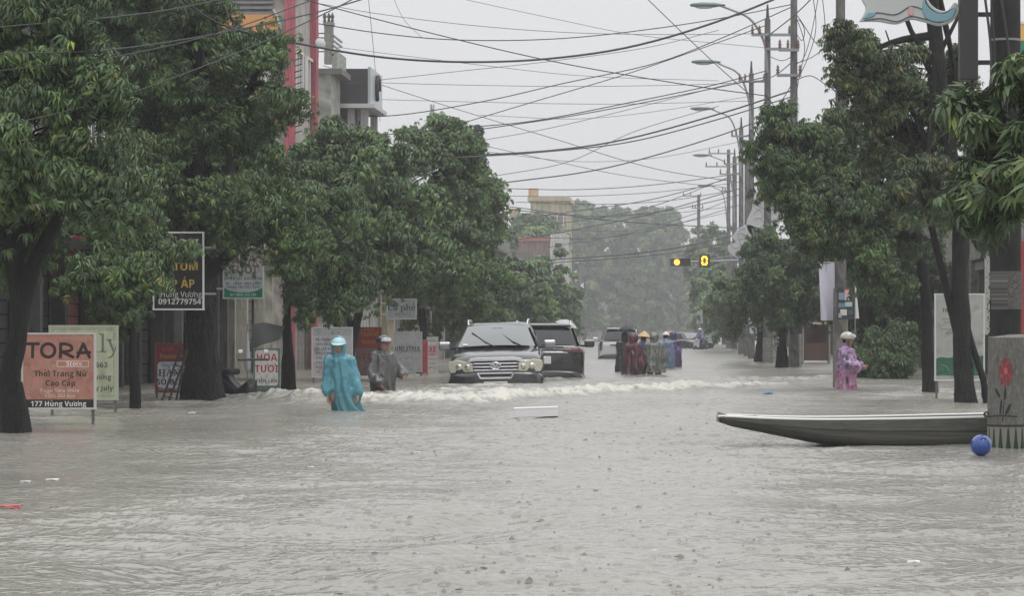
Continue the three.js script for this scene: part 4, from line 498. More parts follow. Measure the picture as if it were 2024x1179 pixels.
// the font lacks many Vietnamese letters: write the bare letter and draw its marks
function vtext(c, str, x, y, maxW) {
  const size = parseFloat(/(\d+)px/.exec(c.font)[1]), MARKS = '\u0300\u0301\u0302\u0303\u0306\u0309\u031b\u0323', units = [];
  for (const ch of str.normalize('NFD')) { if (MARKS.includes(ch)) units[units.length - 1][1].push(ch); else units.push([ch === 'Đ' ? 'D' : ch === 'đ' ? 'd' : ch, ch === 'Đ' || ch === 'đ' ? ['bar'] : []]); }
  const widths = units.map((u) => c.measureText(u[0]).width), total = widths.reduce((a, b) => a + b, 0), k = maxW && total > maxW ? maxW / total : 1, left = c.textAlign === 'left';
  c.save(); c.translate(x, y); c.scale(k, 1); c.textAlign = 'left'; c.strokeStyle = c.fillStyle; c.lineWidth = size * 0.075; c.lineCap = 'round'; let q = left ? 0 : -total / 2;
  units.forEach(([b, ms], i) => { c.fillText(b, q, 0); const w = widths[i], m = q + w / 2, upper = b === b.toUpperCase(), top = upper ? -size * 0.5 : -size * 0.36; let lift = 0; const line = (...p) => { c.beginPath(); c.moveTo(m + p[0] * size, top - lift + p[1] * size); for (let j = 2; j < p.length; j += 2) c.lineTo(m + p[j] * size, top - lift + p[j + 1] * size); c.stroke(); };
    for (const a of ms.slice().sort((u, v) => ('\u0302\u0306'.includes(v) ? 1 : 0) - ('\u0302\u0306'.includes(u) ? 1 : 0))) {
      if (a === '\u0302') { line(-0.12, 0.0, 0, -0.09, 0.12, 0.0); lift += size * 0.1; } else if (a === '\u0306') { line(-0.12, -0.08, 0, 0, 0.12, -0.08); lift += size * 0.1; } else if (a === '\u0300') line(-0.1, -0.12, 0.03, -0.02); else if (a === '\u0301') line(0.1, -0.12, -0.03, -0.02); else if (a === '\u0303') line(-0.12, -0.03, -0.04, -0.09, 0.04, -0.03, 0.12, -0.09); else if (a === '\u0309') line(-0.05, -0.13, 0.05, -0.12, 0.03, -0.05, 0, -0.02);
      else if (a === '\u031b') { c.beginPath(); c.moveTo(q + w - size * 0.04, top + size * 0.14); c.quadraticCurveTo(q + w + size * 0.09, top + size * 0.12, q + w + size * 0.06, top - size * 0.02); c.stroke(); } else if (a === '\u0323') { c.beginPath(); c.arc(m, size * 0.5, size * 0.055, 0, 7); c.fill(); } else if (a === 'bar') { c.beginPath(); c.moveTo(q, upper ? 0 : -size * 0.24); c.lineTo(q + w * 0.5, upper ? 0 : -size * 0.24); c.stroke(); } }
    q += w; });
  c.restore();
}
function signBoard(o) {
  const { d, l, r, t: tp, b } = o, cx = (l + r) / 2, k = d / FOCAL, w = (r - l) * k, h = (b - tp) * k, y0 = py(b, d), ground0 = o.hang ? y0 : WALK, t = thing(o.name ?? 'sign_board', o.label, 'sign', [px(cx, d), ground0, -d], o.turn ?? 0, o.group), Y = y0 - ground0;
  const W = 512, H = Math.max(64, Math.round(512 * h / w)), print = canvas(W, Math.min(1400, H), (c, cw, ch) => { o.draw(c, cw, ch); wash(c, cw, ch, o.l, 0.1); const q = rng(o.r); for (let i = 0; i < 46; i++) { c.fillStyle = `rgba(${q() < 0.5 ? '30,28,26' : '200,198,192'},${0.04 + q() * 0.1})`; c.fillRect(q() * cw, q() * ch, 1 + q() * 4, ch * (0.05 + q() * 0.3)); } });
  part('panel', box(w, h, 0.035, 0, Y + h / 2, 0), o.back ?? mat(0.4, 0.4, 0.4, 0.6), t);
  const face = part('print', new THREE.PlaneGeometry(w * 0.985, h * 0.985).translate(0, Y + h / 2, 0.0215), mat(1, 1, 1, 0.5, { map: print }), t); face.name = 'print';
  if (o.frame) for (const g of [box(w + 0.03, 0.022, 0.05, 0, Y + h, 0.002), box(w + 0.03, 0.022, 0.05, 0, Y, 0.002), box(0.022, h - 0.022, 0.05, -w / 2, Y + h / 2, 0.002), box(0.022, h - 0.022, 0.05, w / 2, Y + h / 2, 0.002)]) part('frame_bar', g, o.frame, t);
  if (!o.hang) for (const s of [-1, 1]) part('leg', box(0.03, Y, 0.03, s * w * 0.47, Y / 2, -0.01), o.legs ?? mat(0.12, 0.12, 0.12, 0.6), t);
  if (o.hang) part('bracket', bar(V(-w / 2, Y + h * 0.8, -0.03), V(o.hang, Y + h * 0.8, -0.03), 0.018), steel, t), part('bracket', bar(V(-w / 2, Y + h * 0.2, -0.035), V(o.hang, Y + h * 0.2, -0.035), 0.018), steel, t);
  return t;
}
const alu = mat(0.55, 0.53, 0.5, 0.45), G = 'shop sign boards on the left pavement';
signBoard({ d: 31.5, l: 46, r: 189, t: 660, b: 808, frame: alu, group: G, label: 'salmon pink fashion shop sign with a black bottom strip beside the forked trunk', draw: (c, w, h) => {
  c.fillStyle = '#b27c6c'; c.fillRect(0, 0, w, h); wash(c, w, h, 1, 0.08); c.strokeStyle = '#2a1c20'; c.lineWidth = 22; c.lineCap = c.lineJoin = 'round';
  const S = (f) => { c.beginPath(); f(); c.stroke(); }, y0 = h * 0.13, y1 = h * 0.31, m = (y0 + y1) / 2;
  S(() => { c.moveTo(18, y0); c.lineTo(112, y0); c.moveTo(72, y0); c.lineTo(70, y1); }); S(() => c.ellipse(182, m, 48, (y1 - y0) / 2, 0.2, 0, 7)); S(() => { c.moveTo(270, y1); c.lineTo(272, y0); c.quadraticCurveTo(360, y0, 352, m - 8); c.quadraticCurveTo(340, m + 8, 280, m + 10); c.lineTo(360, y1); }); S(() => { c.moveTo(392, y1); c.lineTo(434, y0); c.lineTo(478, y1); c.moveTo(396, m + 18); c.lineTo(480, m + 14); });
  c.strokeStyle = '#d9cdc2'; c.lineWidth = 5; c.strokeRect(246, h * 0.365, 225, h * 0.075); c.fillStyle = '#e2d8ce'; font(c, 46); vtext(c, 'Store', 370, h * 0.4);
  c.fillStyle = '#1e1619'; font(c, 56); vtext(c, 'Thời Trang Nữ', w / 2 + 14, h * 0.535); vtext(c, 'Cao Cấp', w / 2 + 14, h * 0.665); c.fillStyle = '#cfc3b8'; font(c, 36); vtext(c, 'Page: Tora Store', w / 2 + 10, h * 0.765); c.fillStyle = '#d8b49a'; vtext(c, '0785 262 866', w / 2 + 10, h * 0.835);
  c.fillStyle = '#1c1a1e'; c.fillRect(0, h * 0.885, w, h * 0.115); c.fillStyle = '#dcdcda'; font(c, 52); vtext(c, '177 Hùng Vương', w / 2, h * 0.945); } });
signBoard({ d: 35, l: 100, r: 233, t: 645, b: 790, frame: mat(0.35, 0.37, 0.3, 0.5), group: G, label: 'pale yellow-green sign half hidden behind the salmon pink sign', draw: (c, w, h) => { c.fillStyle = '#a0a78c'; c.fillRect(0, 0, w, h); wash(c, w, h, 2, 0.07); c.strokeStyle = '#4c5244'; c.lineWidth = 3; c.strokeRect(20, 22, w - 40, h - 44); c.fillStyle = '#55605a'; font(c, 190, false, 'serif'); vtext(c, 'July', 365, h * 0.24); c.fillStyle = '#2c2e2c'; font(c, 56); vtext(c, '0935 96 663', 290, h * 0.53); vtext(c, 'Hùng Vương', 310, h * 0.7); font(c, 52); vtext(c, 'July July', 385, h * 0.85); } });
signBoard({ d: 44.5, l: 309, r: 374, t: 680, b: 776, frame: mat(0.28, 0.06, 0.07, 0.5), group: G, label: 'red-topped white sign behind the leaning ladder', draw: (c, w, h) => { c.fillStyle = '#7c2a33'; c.fillRect(0, 0, w, h); c.fillStyle = '#a05248'; font(c, 90); vtext(c, 'BÁN', 190, h * 0.1); c.fillStyle = '#b08a48'; vtext(c, 'THANH LÝ', 270, h * 0.26); c.fillStyle = '#cfcfd6'; c.beginPath(); c.roundRect(24, h * 0.37, w - 30, h * 0.55, 60); c.fill(); c.fillStyle = '#2a7f86'; font(c, 62); vtext(c, 'CHUYÊN', 210, h * 0.44); c.fillStyle = '#17171c'; font(c, 150, true, 'serif'); vtext(c, 'HÀNG', 270, h * 0.6); font(c, 130); vtext(c, 'SỐ GINÉ', 265, h * 0.79); c.fillStyle = '#a7a29a'; c.fillRect(40, h * 0.93, w - 80, h * 0.03); } });
signBoard({ d: 46.8, l: 503, r: 553, t: 690, b: 774, frame: mat(0.1, 0.2, 0.17, 0.5), group: G, label: 'white standing flower shop sign with two rows of red capitals', draw: (c, w, h) => { c.fillStyle = '#4f6660'; c.fillRect(0, 0, w, h); c.fillStyle = '#cfccc8'; c.beginPath(); c.roundRect(20, 20, w - 40, h * 0.85, 60); c.fill(); c.fillStyle = '#a83444'; font(c, 205); vtext(c, 'HOA', w / 2, h * 0.2); vtext(c, 'TƯƠI', w / 2, h * 0.47); c.fillStyle = '#1d2f38'; font(c, 100); vtext(c, 'TIÊN LAN', w / 2, h * 0.76); c.fillStyle = '#5d7f7a'; font(c, 60); vtext(c, '177 HÙNG VƯƠNG', w / 2, h * 0.94); } });
signBoard({ d: 41.3, l: 305, r: 403, t: 460, b: 612, hang: 0.55, name: 'hanging_sign', group: 'signs hung from the left trees and houses', frame: mat(0.7, 0.7, 0.7, 0.4), back: darkMetal, label: 'tall black hanging sign with gold letters and a phone number', draw: (c, w, h) => { c.fillStyle = '#161517'; c.fillRect(0, 0, w, h); c.fillStyle = '#c9c9c6'; font(c, 150, true, 'serif'); vtext(c, 'SALON', 205, h * 0.15); c.fillStyle = '#b4933c'; font(c, 120); vtext(c, 'CẮT TÓM', 210, h * 0.44); vtext(c, 'GÓP ÁP', 215, h * 0.67); c.fillStyle = '#c9c9c6'; font(c, 80, false); vtext(c, 'Hùng Vương', 285, h * 0.81); font(c, 82); vtext(c, '0912779754', 270, h * 0.905); } });
signBoard({ d: 45.5, l: 443, r: 521, t: 500, b: 590, hang: -0.6, name: 'hanging_sign', group: 'signs hung from the left trees and houses', frame: mat(0.4, 0.45, 0.43, 0.5), label: 'hanging white and green flower shop sign under the leaves', draw: (c, w, h) => { c.fillStyle = '#a09c9a'; c.fillRect(0, 0, w, h); c.fillStyle = '#57504f'; font(c, 150); vtext(c, 'HOA', w * 0.5, h * 0.14); vtext(c, 'TƯƠI', w * 0.5, h * 0.37); c.fillStyle = '#8a9c9b'; c.fillRect(0, h * 0.5, w, h * 0.5); c.fillStyle = '#1f6b55'; c.fillRect(0, h * 0.78, w, h * 0.22); c.fillStyle = '#a3aaab'; c.beginPath(); c.ellipse(w / 2, h * 0.7, w * 0.52, h * 0.18, 0, 0, 7); c.fill(); c.fillStyle = '#2f4f4a'; font(c, 44); vtext(c, 'CHUYÊN CÁC MÓN VỀ HOA', w / 2, h * 0.57); c.fillStyle = '#28313c'; vtext(c, 'BÓ · LẴNG · HOA CƯỚI', w / 2, h * 0.68); vtext(c, 'TRANG TRÍ TIỆC CƯỚI', w / 2, h * 0.76); c.fillStyle = '#9fc4b5'; vtext(c, 'ĐT: 0932 202 191', w / 2, h * 0.93); } });
signBoard({ d: 57, l: 618, r: 697, t: 648, b: 746, frame: mat(0.5, 0.5, 0.5, 0.5), group: G, label: 'grey-white price list sign covered in text lines behind the turquoise raincoat', draw: (c, w, h) => { c.fillStyle = '#a9aaac'; c.fillRect(0, 0, w, h); wash(c, w, h, 7, 0.06); c.fillStyle = '#95999b'; c.fillRect(0, 0, w, h * 0.16); c.fillStyle = '#4d8a5b'; c.beginPath(); c.arc(260, h * 0.1, 20, 0, 7); c.fill(); c.fillStyle = '#a05c8c'; c.fillRect(320, h * 0.08, 34, 20); const rows = ['BẾ TRẠM SẢN', 'BẢO HÀNH XE', 'XE LẮP RÁP', 'PHỤ TÙNG XE', 'SỬA CHỮA', 'THAY NHỚT', 'RỬA XE', 'VÁ LỐP']; rows.forEach((s, i) => { c.fillStyle = i < 1 ? '#3c4046' : i < 6 ? '#45596b' : '#7a5a58'; font(c, 46); c.textAlign = 'left'; vtext(c, s, 40, h * (0.24 + i * 0.094)); }); } });
signBoard({ d: 61.5, l: 706, r: 754, t: 648, b: 742, frame: mat(0.25, 0.07, 0.06, 0.5), group: G, label: 'red clothes shop sign with yellow letters beside the man in the grey raincoat', draw: (c, w, h) => { c.fillStyle = '#a83b36'; c.fillRect(0, 0, w, h); c.fillStyle = '#b98a3a'; font(c, 120); vtext(c, 'THỜI', w * 0.45, h * 0.03); vtext(c, 'TRANG', w * 0.52, h * 0.14); vtext(c, 'NAM', w * 0.48, h * 0.3); c.fillStyle = '#8d7270'; c.fillRect(0, h * 0.43, w, h * 0.57); c.fillStyle = '#a23a42'; font(c, 210); vtext(c, 'TO', w * 0.45, h * 0.62); font(c, 90); vtext(c, 'SHOP', w * 0.45, h * 0.85); } });
signBoard({ d: 67, l: 778, r: 834, t: 657, b: 735, frame: mat(0.4, 0.4, 0.4, 0.5), group: G, label: 'plain grey sign with one line of dark capitals, right of the grey rain cape', draw: (c, w, h) => { c.fillStyle = '#9c9da0'; c.fillRect(0, 0, w, h); wash(c, w, h, 9, 0.05); c.fillStyle = '#18181a'; font(c, 112, true); vtext(c, 'UNI STYLE', w / 2, h * 0.42, w * 0.9); c.fillRect(36, h * 0.49, w - 72, 6); } });
signBoard({ d: 69, l: 835, r: 846, t: 672, b: 738, group: G, label: 'narrow bare red board between the grey sign and the XE sign', draw: (c, w, h) => { c.fillStyle = '#93393b'; c.fillRect(0, 0, w, h); wash(c, w, h, 4, 0.08); } });
signBoard({ d: 69.4, l: 845, r: 866, t: 667, b: 739, frame: mat(0.4, 0.38, 0.37, 0.5), group: G, label: 'slim whitish sign with red letters XE left of the dark car', draw: (c, w, h) => { c.fillStyle = '#b8b1ae'; c.fillRect(0, 0, w, h); c.fillStyle = '#51585f'; font(c, 130); vtext(c, 'NHẬN', w / 2, h * 0.09, w * 0.9); c.fillStyle = '#b08e92'; c.fillRect(0, h * 0.2, w, h * 0.32); c.fillStyle = '#8b2b3a'; font(c, 300); vtext(c, 'XE', w / 2, h * 0.33, w * 0.8); font(c, 90); vtext(c, 'GIỮ XE', w / 2, h * 0.47, w * 0.8); c.fillStyle = '#5a5f66'; ['NGÀY ĐÊM', 'RỬA XE', 'SỬA XE'].forEach((s, i) => vtext(c, s, w / 2, h * (0.6 + i * 0.12), w * 0.85)); } });
signBoard({ d: 66, l: 766, r: 823, t: 592, b: 631, hang: -0.5, name: 'hanging_sign', group: 'signs hung from the left trees and houses', frame: mat(0.4, 0.4, 0.4, 0.5), label: 'small pale hanging sign with dark script above the plain grey sign', draw: (c, w, h) => { c.fillStyle = '#86898a'; c.fillRect(0, 0, w, h); c.fillStyle = '#2f3133'; font(c, 150, true, 'serif'); vtext(c, 'Cà phê', w / 2, h * 0.42); font(c, 60, false); vtext(c, 'giải khát', w / 2, h * 0.75); } });
// placard on the right
signBoard({ d: 43.5, l: 1847, r: 1945, t: 582, b: 752, name: 'placard', frame: mat(0.6, 0.62, 0.6, 0.5), turn: 0.12, label: 'white and green notice placard behind the stout right trunk', draw: (c, w, h) => { const g = h; c.fillStyle = '#a2a49f'; c.fillRect(0, 0, w, g); c.fillStyle = '#2f5c48'; c.beginPath(); c.moveTo(0, g * 0.76); c.bezierCurveTo(w * 0.15, g * 0.7, w * 0.25, g * 0.78, w * 0.4, g * 0.72); c.bezierCurveTo(w * 0.6, g * 0.68, w * 0.8, g * 0.74, w, g * 0.72); c.lineTo(w, g); c.lineTo(0, g); c.fill(); c.fillStyle = '#4b5a50'; c.beginPath(); c.ellipse(w * 0.52, g * 0.63, 60, 90, 0, 0, 7); c.fill(); c.fillRect(w * 0.36, g * 0.66, 130, 60); c.fillStyle = '#a2a49f'; c.fillRect(0, g * 0.955, w, g * 0.045); c.strokeStyle = '#7ea08c'; c.lineWidth = 6; c.beginPath(); c.arc(60, g * 0.93, 90, -1.6, -0.4); c.stroke(); c.fillStyle = '#3c3f3d'; font(c, 58); vtext(c, 'BẢO', w * 0.38, g * 0.12); vtext(c, 'TRỢ CẤP', w * 0.36, g * 0.185); c.fillStyle = '#8d8b6a'; c.fillRect(w * 0.12, g * 0.28, w * 0.42, 14); c.fillRect(w * 0.12, g * 0.345, w * 0.42, 10); c.fillRect(w * 0.12, g * 0.4, w * 0.42, 14); c.fillStyle = '#5b5c52'; font(c, 30); vtext(c, 'THÔNG BÁO', w * 0.34, g * 0.325); vtext(c, 'MIỄN PHÍ', w * 0.34, g * 0.45); } });
// hanging cloth banners and flyers
function banner(l, r, t, b, d, label, c0) { const k = d / FOCAL, w = (r - l) * k, h = (b - t) * k, o = thing('cloth_banner', label, 'banner', [px((l + r) / 2, d), py(b, d), -d], 0, 'pale cloth banners hung from the right poles'); part('cloth', grid((u, v) => [(u - 0.5) * w + (1 - v) * w * 0.12, v * h, 0.05 * Math.sin(u * 7 + v * 2) * (1.2 - v)], 14, 12), mat(...c0, 0.7, { side: THREE.DoubleSide }), o); part('rod', bar(V(-w * 0.55, h + 0.005, 0), V(w * 0.9, h + 0.005, 0), 0.012), steel, o); return o; }
banner(1618, 1652, 520, 634, 53, 'pale lilac cloth banner hanging beside the flyer-covered pole', [0.58, 0.57, 0.66]); banner(1506, 1521, 622, 675, 100, 'pinkish cloth strip between the kerbside posts', [0.5, 0.44, 0.5]); banner(1480, 1494, 625, 660, 112, 'small pale blue cloth strip on the far right pavement', [0.5, 0.5, 0.58]); banner(1376, 1388, 612, 640, 160, 'distant white cloth banner above the purple rider', [0.6, 0.6, 0.64]);
{
  const d = 52.7, t = thing('flyer_board', 'dark board of pasted flyers on the pole behind the pink raincoat', 'notice board', [px(1671, d), py(632, d), -d]), k = d / FOCAL, r = rng(41);
  part('board', box(34 * k, 64 * k, 0.03, 0, 32 * k, 0), mat(0.05, 0.055, 0.06, 0.7), t);
  for (const [a, b, w, h, c] of [[-8, 46, 11, 14, [0.2, 0.3, 0.42]], [3, 48, 10, 20, [0.62, 0.42, 0.45]], [-8, 28, 13, 9, [0.15, 0.22, 0.3]], [6, 30, 14, 9, [0.4, 0.55, 0.58]], [-4, 14, 13, 12, [0.62, 0.6, 0.57]], [10, 14, 9, 8, [0.1, 0.1, 0.11]], [-11, 8, 6, 9, [0.4, 0.4, 0.4]], [2, 60, 12, 5, [0.25, 0.1, 0.08]]]) part('flyer', box(w * k, h * k, 0.006, a * k, b * k, 0.0205 + r() * 0.004), mat(...c, 0.7), t);
  part('bracket', box(0.02, 130 * k, 0.02, 19 * k, 40 * k, 0), steel, t); part('pennant', grid((u, v) => [(18 + u * (3 + (1 - v) * 6)) * k, (2 + v * 62) * k, 0.02 * Math.sin(u * 4)], 4, 6), mat(0.6, 0.6, 0.62, 0.7, { side: THREE.DoubleSide }), t);
}
// ---------------------------------------------------------------- cars (front towards +z, origin on the road under the middle)
function loft(stations, sect) {                                       // rings of points along z, closed with fans
  const rings = stations.map(sect), n = rings[0].length, pos = [], idx = [];
  rings.forEach((r) => r.forEach((p) => pos.push(...p)));
  for (let j = 0; j < rings.length - 1; j++) for (let i = 0; i < n; i++) { const a = j * n + i, b = j * n + (i + 1) % n, c = a + n, d = b + n; idx.push(a, c, b, b, c, d); }
  for (const [j, s] of [[0, 1], [rings.length - 1, -1]]) { const c = V(0, 0, 0); rings[j].forEach((p) => c.add(V(...p))); c.divideScalar(n); const k = pos.length / 3; pos.push(c.x, c.y, c.z); for (let i = 0; i < n; i++) { const a = j * n + i, b = j * n + (i + 1) % n; s > 0 ? idx.push(k, a, b) : idx.push(k, b, a); } }
  const g = new THREE.BufferGeometry(); g.setAttribute('position', new THREE.Float32BufferAttribute(pos, 3)); g.setIndex(idx); g.computeVertexNormals(); return g;
}
function patch(a, b, c, d, bulge = 0.02, off = 0.006, nu = 10, nv = 6) {   // a panel between four corners, bowed outwards
  const A = V(...a), B = V(...b), C = V(...c), D = V(...d), n = B.clone().sub(A).cross(D.clone().sub(A)).normalize();
  return grid((u, v) => { const p = A.clone().lerp(B, u).lerp(D.clone().lerp(C, u), v), k = off + bulge * (1 - Math.pow(2 * u - 1, 2)) * (1 - 0.4 * Math.pow(2 * v - 1, 2)); return p.addScaledVector(n, k).toArray(); }, nu, nv);
}
const chrome = mat(0.75, 0.76, 0.78, 0.15, { metalness: 0.9 }), tyreMat = mat(0.02, 0.02, 0.02, 0.85), blackTrim = mat(0.015, 0.015, 0.016, 0.45), lampShell = mat(0.55, 0.54, 0.42, 0.2, { clearcoat: 1, clearcoatRoughness: 0.05 }), tailRed = mat(0.12, 0.012, 0.016, 0.15, { clearcoat: 1 }), plateWhite = mat(0.7, 0.7, 0.68, 0.4), wetGlass = mat(0.15, 0.172, 0.17, 0.14, { clearcoat: 1, clearcoatRoughness: 0.08 }), darkGlass = mat(0.012, 0.014, 0.016, 0.06, { clearcoat: 1 });
function section([z, hw, yb, yt]) { const h = yt - yb, half = [[0.0, yb], [0.55 * hw, yb], [0.86 * hw, yb + 0.02], [0.97 * hw, yb + 0.1], [hw, yb + 0.3 * h], [hw, yb + 0.6 * h], [0.985 * hw, yt - 0.14], [0.95 * hw, yt - 0.05], [0.86 * hw, yt - 0.012], [0.6 * hw, yt + 0.012], [0.3 * hw, yt + 0.02], [0, yt + 0.022]], ring = half.map(([x, y]) => [x, y, z]); for (let i = half.length - 2; i > 0; i--) ring.push([-half[i][0], half[i][1], z]); return ring; }
function cabin(o) {                                                   // greenhouse lofted upwards: rounded plan outlines
  const { y0, y1, zf0, zf1, zr0, zr1, w0, w1 } = o, N = 44, rows = 9, pos = [], idx = [];
  for (let j = 0; j <= rows; j++) { const t = Math.min(1, j / (rows - 2)), dome = j > rows - 2 ? j - (rows - 2) : 0, sh = dome ? [0, 0.1, 0.5][dome] : 0, y = lerp(y0, y1, t) + (dome ? [0, 0.04, 0.055][dome] : 0), zf = lerp(zf0, zf1, t) - sh, zr = lerp(zr0, zr1, t) + sh, w = lerp(w0, w1, t) * (1 - sh * 0.6), zc = (zf + zr) / 2, L = (zf - zr) / 2; for (let i = 0; i < N; i++) { const a = i / N * 6.2832, e = 0.3, c = Math.cos(a), s = Math.sin(a); pos.push(Math.sign(c) * Math.pow(Math.abs(c), e) * w, y, zc + Math.sign(s) * Math.pow(Math.abs(s), e) * L); } }
  for (let j = 0; j < rows; j++) for (let i = 0; i < N; i++) { const a = j * N + i, b = j * N + (i + 1) % N, c = a + N, d = b + N; idx.push(a, c, b, b, c, d); }
  const k = pos.length / 3; pos.push(0, y1 + 0.058, (zf1 + zr1) / 2); for (let i = 0; i < N; i++) idx.push(rows * N + i, k, rows * N + (i + 1) % N);
  const g = new THREE.BufferGeometry(); g.setAttribute('position', new THREE.Float32BufferAttribute(pos, 3)); g.setIndex(idx); g.computeVertexNormals(); return g;
}
function wheel(parent, x, z, r = 0.37) { const t = part('wheel', new THREE.TorusGeometry(r - 0.1, 0.11, 10, 24).rotateY(Math.PI / 2).scale(1.1, 1, 1), tyreMat, parent); t.position.set(x, r, z); part('rim', new THREE.CylinderGeometry(r - 0.13, r - 0.13, 0.16, 20).rotateZ(Math.PI / 2), chrome, t); return t; }
function poly(pts, depth, bevel = 0.012) { const s = new THREE.Shape(pts.map((p) => new THREE.Vector2(...p))); return new THREE.ExtrudeGeometry(s, { depth, bevelEnabled: true, bevelSize: bevel, bevelThickness: bevel, bevelSegments: 2 }); }
const drops = dataMap(256, 256, (() => { const r = rng(17), d = []; for (let i = 0; i < 500; i++) d.push([r(), r(), 0.003 + r() * 0.007]); return (u, v) => { let m = 0.2; for (const [x, y, s] of d) { const q = ((u - x) ** 2 + (v - y) ** 2) / (s * s); if (q < 1) m = Math.max(m, 0.2 + 0.8 * Math.sqrt(1 - q)); } return m; }; })());
function suv(o) {
  const t = thing('sport_utility_vehicle', o.label, 'car', [px(o.px, o.d) + (o.dx ?? 0), BED, -o.d - (o.turn > 1 || o.turn < -1 ? 2.36 : 2.36)], o.turn ?? 0, 'cars in the flooded road'); t.rotation.z = o.roll ?? 0;
  const paint = mat(...o.paint, 0.25, { clearcoat: 1, clearcoatRoughness: 0.06, metalness: o.metal ?? 0.3 });
  const belt = 1.31;
  part('body', loft([[2.37, 0.62, 0.62, 0.86], [2.34, 0.76, 0.5, 0.98], [2.27, 0.85, 0.44, 1.1], [2.14, 0.905, 0.4, 1.18], [1.8, 0.92, 0.38, 1.24], [1.2, 0.925, 0.36, 1.31], [0.9, 0.925, 0.35, belt], [-1.6, 0.925, 0.35, belt], [-2.1, 0.91, 0.38, belt], [-2.28, 0.88, 0.44, belt - 0.01], [-2.36, 0.82, 0.5, belt - 0.06]], section), paint, t);
  const cab = part('cabin', cabin({ y0: belt - 0.02, y1: 1.8, zf0: 1.3, zf1: 0.42, zr0: -2.3, zr1: -2.08, w0: 0.845, w1: 0.645 }), o.roof ?? paint, t);
  // glass
  const ws = part('windscreen', patch([-0.775, belt + 0.04, 1.275], [0.775, belt + 0.04, 1.275], [0.6, 1.765, 0.485], [-0.6, 1.765, 0.485], 0.05, 0.012, 16, 8), o.frontGlass ?? wetGlass, t);
  part('rear_window', patch([0.74, belt + 0.05, -2.29], [-0.74, belt + 0.05, -2.29], [-0.58, 1.74, -2.11], [0.58, 1.74, -2.11], 0.03, 0.012, 12, 6), darkGlass, t);
  for (const s of [-1, 1]) for (const [z0, z1, q0, q1] of [[1.0, 0.1, 0.38, 0.08], [0.02, -0.9, 0.02, -0.9], [-0.98, -2.0, -0.98, -1.9]]) { const A = [s * 0.845, belt + 0.05, z0], B = [s * 0.845, belt + 0.05, z1], C = [s * 0.655, 1.75, q1], D = [s * 0.655, 1.75, q0]; part('side_window', s > 0 ? patch(A, B, C, D, 0.01, 0.008, 4, 4) : patch(B, A, D, C, 0.01, 0.008, 4, 4), darkGlass, t); }
  // wipers resting across the glass
  if (o.front) for (const [x0, x1, y1] of [[0.52, 0.06, 0.66], [-0.04, -0.5, 0.7]]) { const P = (x, u) => V(x, lerp(belt + 0.05, 1.765, u), lerp(1.275, 0.485, u) + 0.09); const w = part('wiper', [bar(P(x0, 0.0), P(lerp(x0, x1, 0.6), y1 * 0.5), 0.012), bar(P(lerp(x0, x1, 0.35), y1 * 0.24), P(x1, y1), 0.016)], blackTrim, ws); w.name = 'wiper'; }
  if (o.front) part('rear_view_mirror', box(0.22, 0.07, 0.02).translate(0.0, 1.7, 0.66), blackTrim, ws), part('sticker', box(0.09, 0.05, 0.004).rotateX(-0.95).translate(-0.63, belt + 0.1, 1.24), plateWhite, ws);
  // roof rails with end feet
  for (const s of [-1, 1]) part('roof_rail', tube([V(s * 0.6, 1.79, 0.2), V(s * 0.61, 1.88, 0.06), V(s * 0.61, 1.89, -0.9), V(s * 0.61, 1.88, -1.8), V(s * 0.6, 1.79, -1.95)], 0.022, 0.022, 24, 7), o.rails ?? chrome, cab);
  // mirrors
  for (const s of [-1, 1]) { const m = part('wing_mirror', box(0.24, 0.17, 0.14, s * 1.06, belt + 0.07, 0.92, 0.05), o.mirror ?? paint, t); part('mirror_arm', box(0.14, 0.05, 0.06, s * 0.9, belt + 0.02, 0.9, 0.01), blackTrim, m); part('mirror_cap', box(0.235, 0.085, 0.08, s * 1.062, belt + 0.12, 0.96, 0.035), o.mirrorCap ?? chrome, m); }
  // doors and handles on both flanks
  for (const s of [-1, 1]) for (const [z0, z1] of [[1.0, 0.0], [-0.03, -1.0]]) { const dd = part('door', box(0.012, 0.62, z0 - z1 - 0.02, s * 0.924, 0.9, (z0 + z1) / 2, 0.005), paint, t); part('handle', box(0.03, 0.03, 0.18, s * 0.945, 1.1, z1 + 0.2, 0.01), chrome, dd); }
  // front: headlamps, grille, bumper
  for (const s of [-1, 1]) {
    const h = part('headlight', poly([[0, 0.02], [0.42, 0], [0.47, 0.1], [0.46, 0.2], [0.3, 0.23], [0, 0.16]].map(([x, y]) => [s * x, y]), 0.1, 0.015).rotateY(s * 0.26).translate(s * 0.44, 0.865, 2.285), lampShell, t);
    for (const [x, r] of [[0.12, 0.062], [0.3, 0.07]]) part('reflector', new THREE.SphereGeometry(r, 14, 8).scale(1, 1, 0.5).rotateY(s * 0.26).translate(s * (0.44 + x * 0.95), 0.965, 2.4 - x * 0.26), mat(0.6, 0.6, 0.58, 0.12, { metalness: 0.7 }), h);
  }
  const gr = part('grille', poly([[-0.47, 0.86], [0.47, 0.86], [0.45, 1.05], [0.38, 1.1], [-0.38, 1.1], [-0.45, 1.05]], 0.06).translate(0, 0, 2.29), blackTrim, t);
  part('grille_top_bar', poly([[-0.56, 1.07], [-0.42, 1.09], [0.42, 1.09], [0.56, 1.07], [0.5, 1.12], [0.36, 1.145], [-0.36, 1.145], [-0.5, 1.12]], 0.05, 0.01).translate(0, 0, 2.325), chrome, gr);
  for (const y of [0.9, 0.965, 1.03]) part('grille_bar', box(0.88, 0.026, 0.03, 0, y, 2.375, 0.008), chrome, gr);
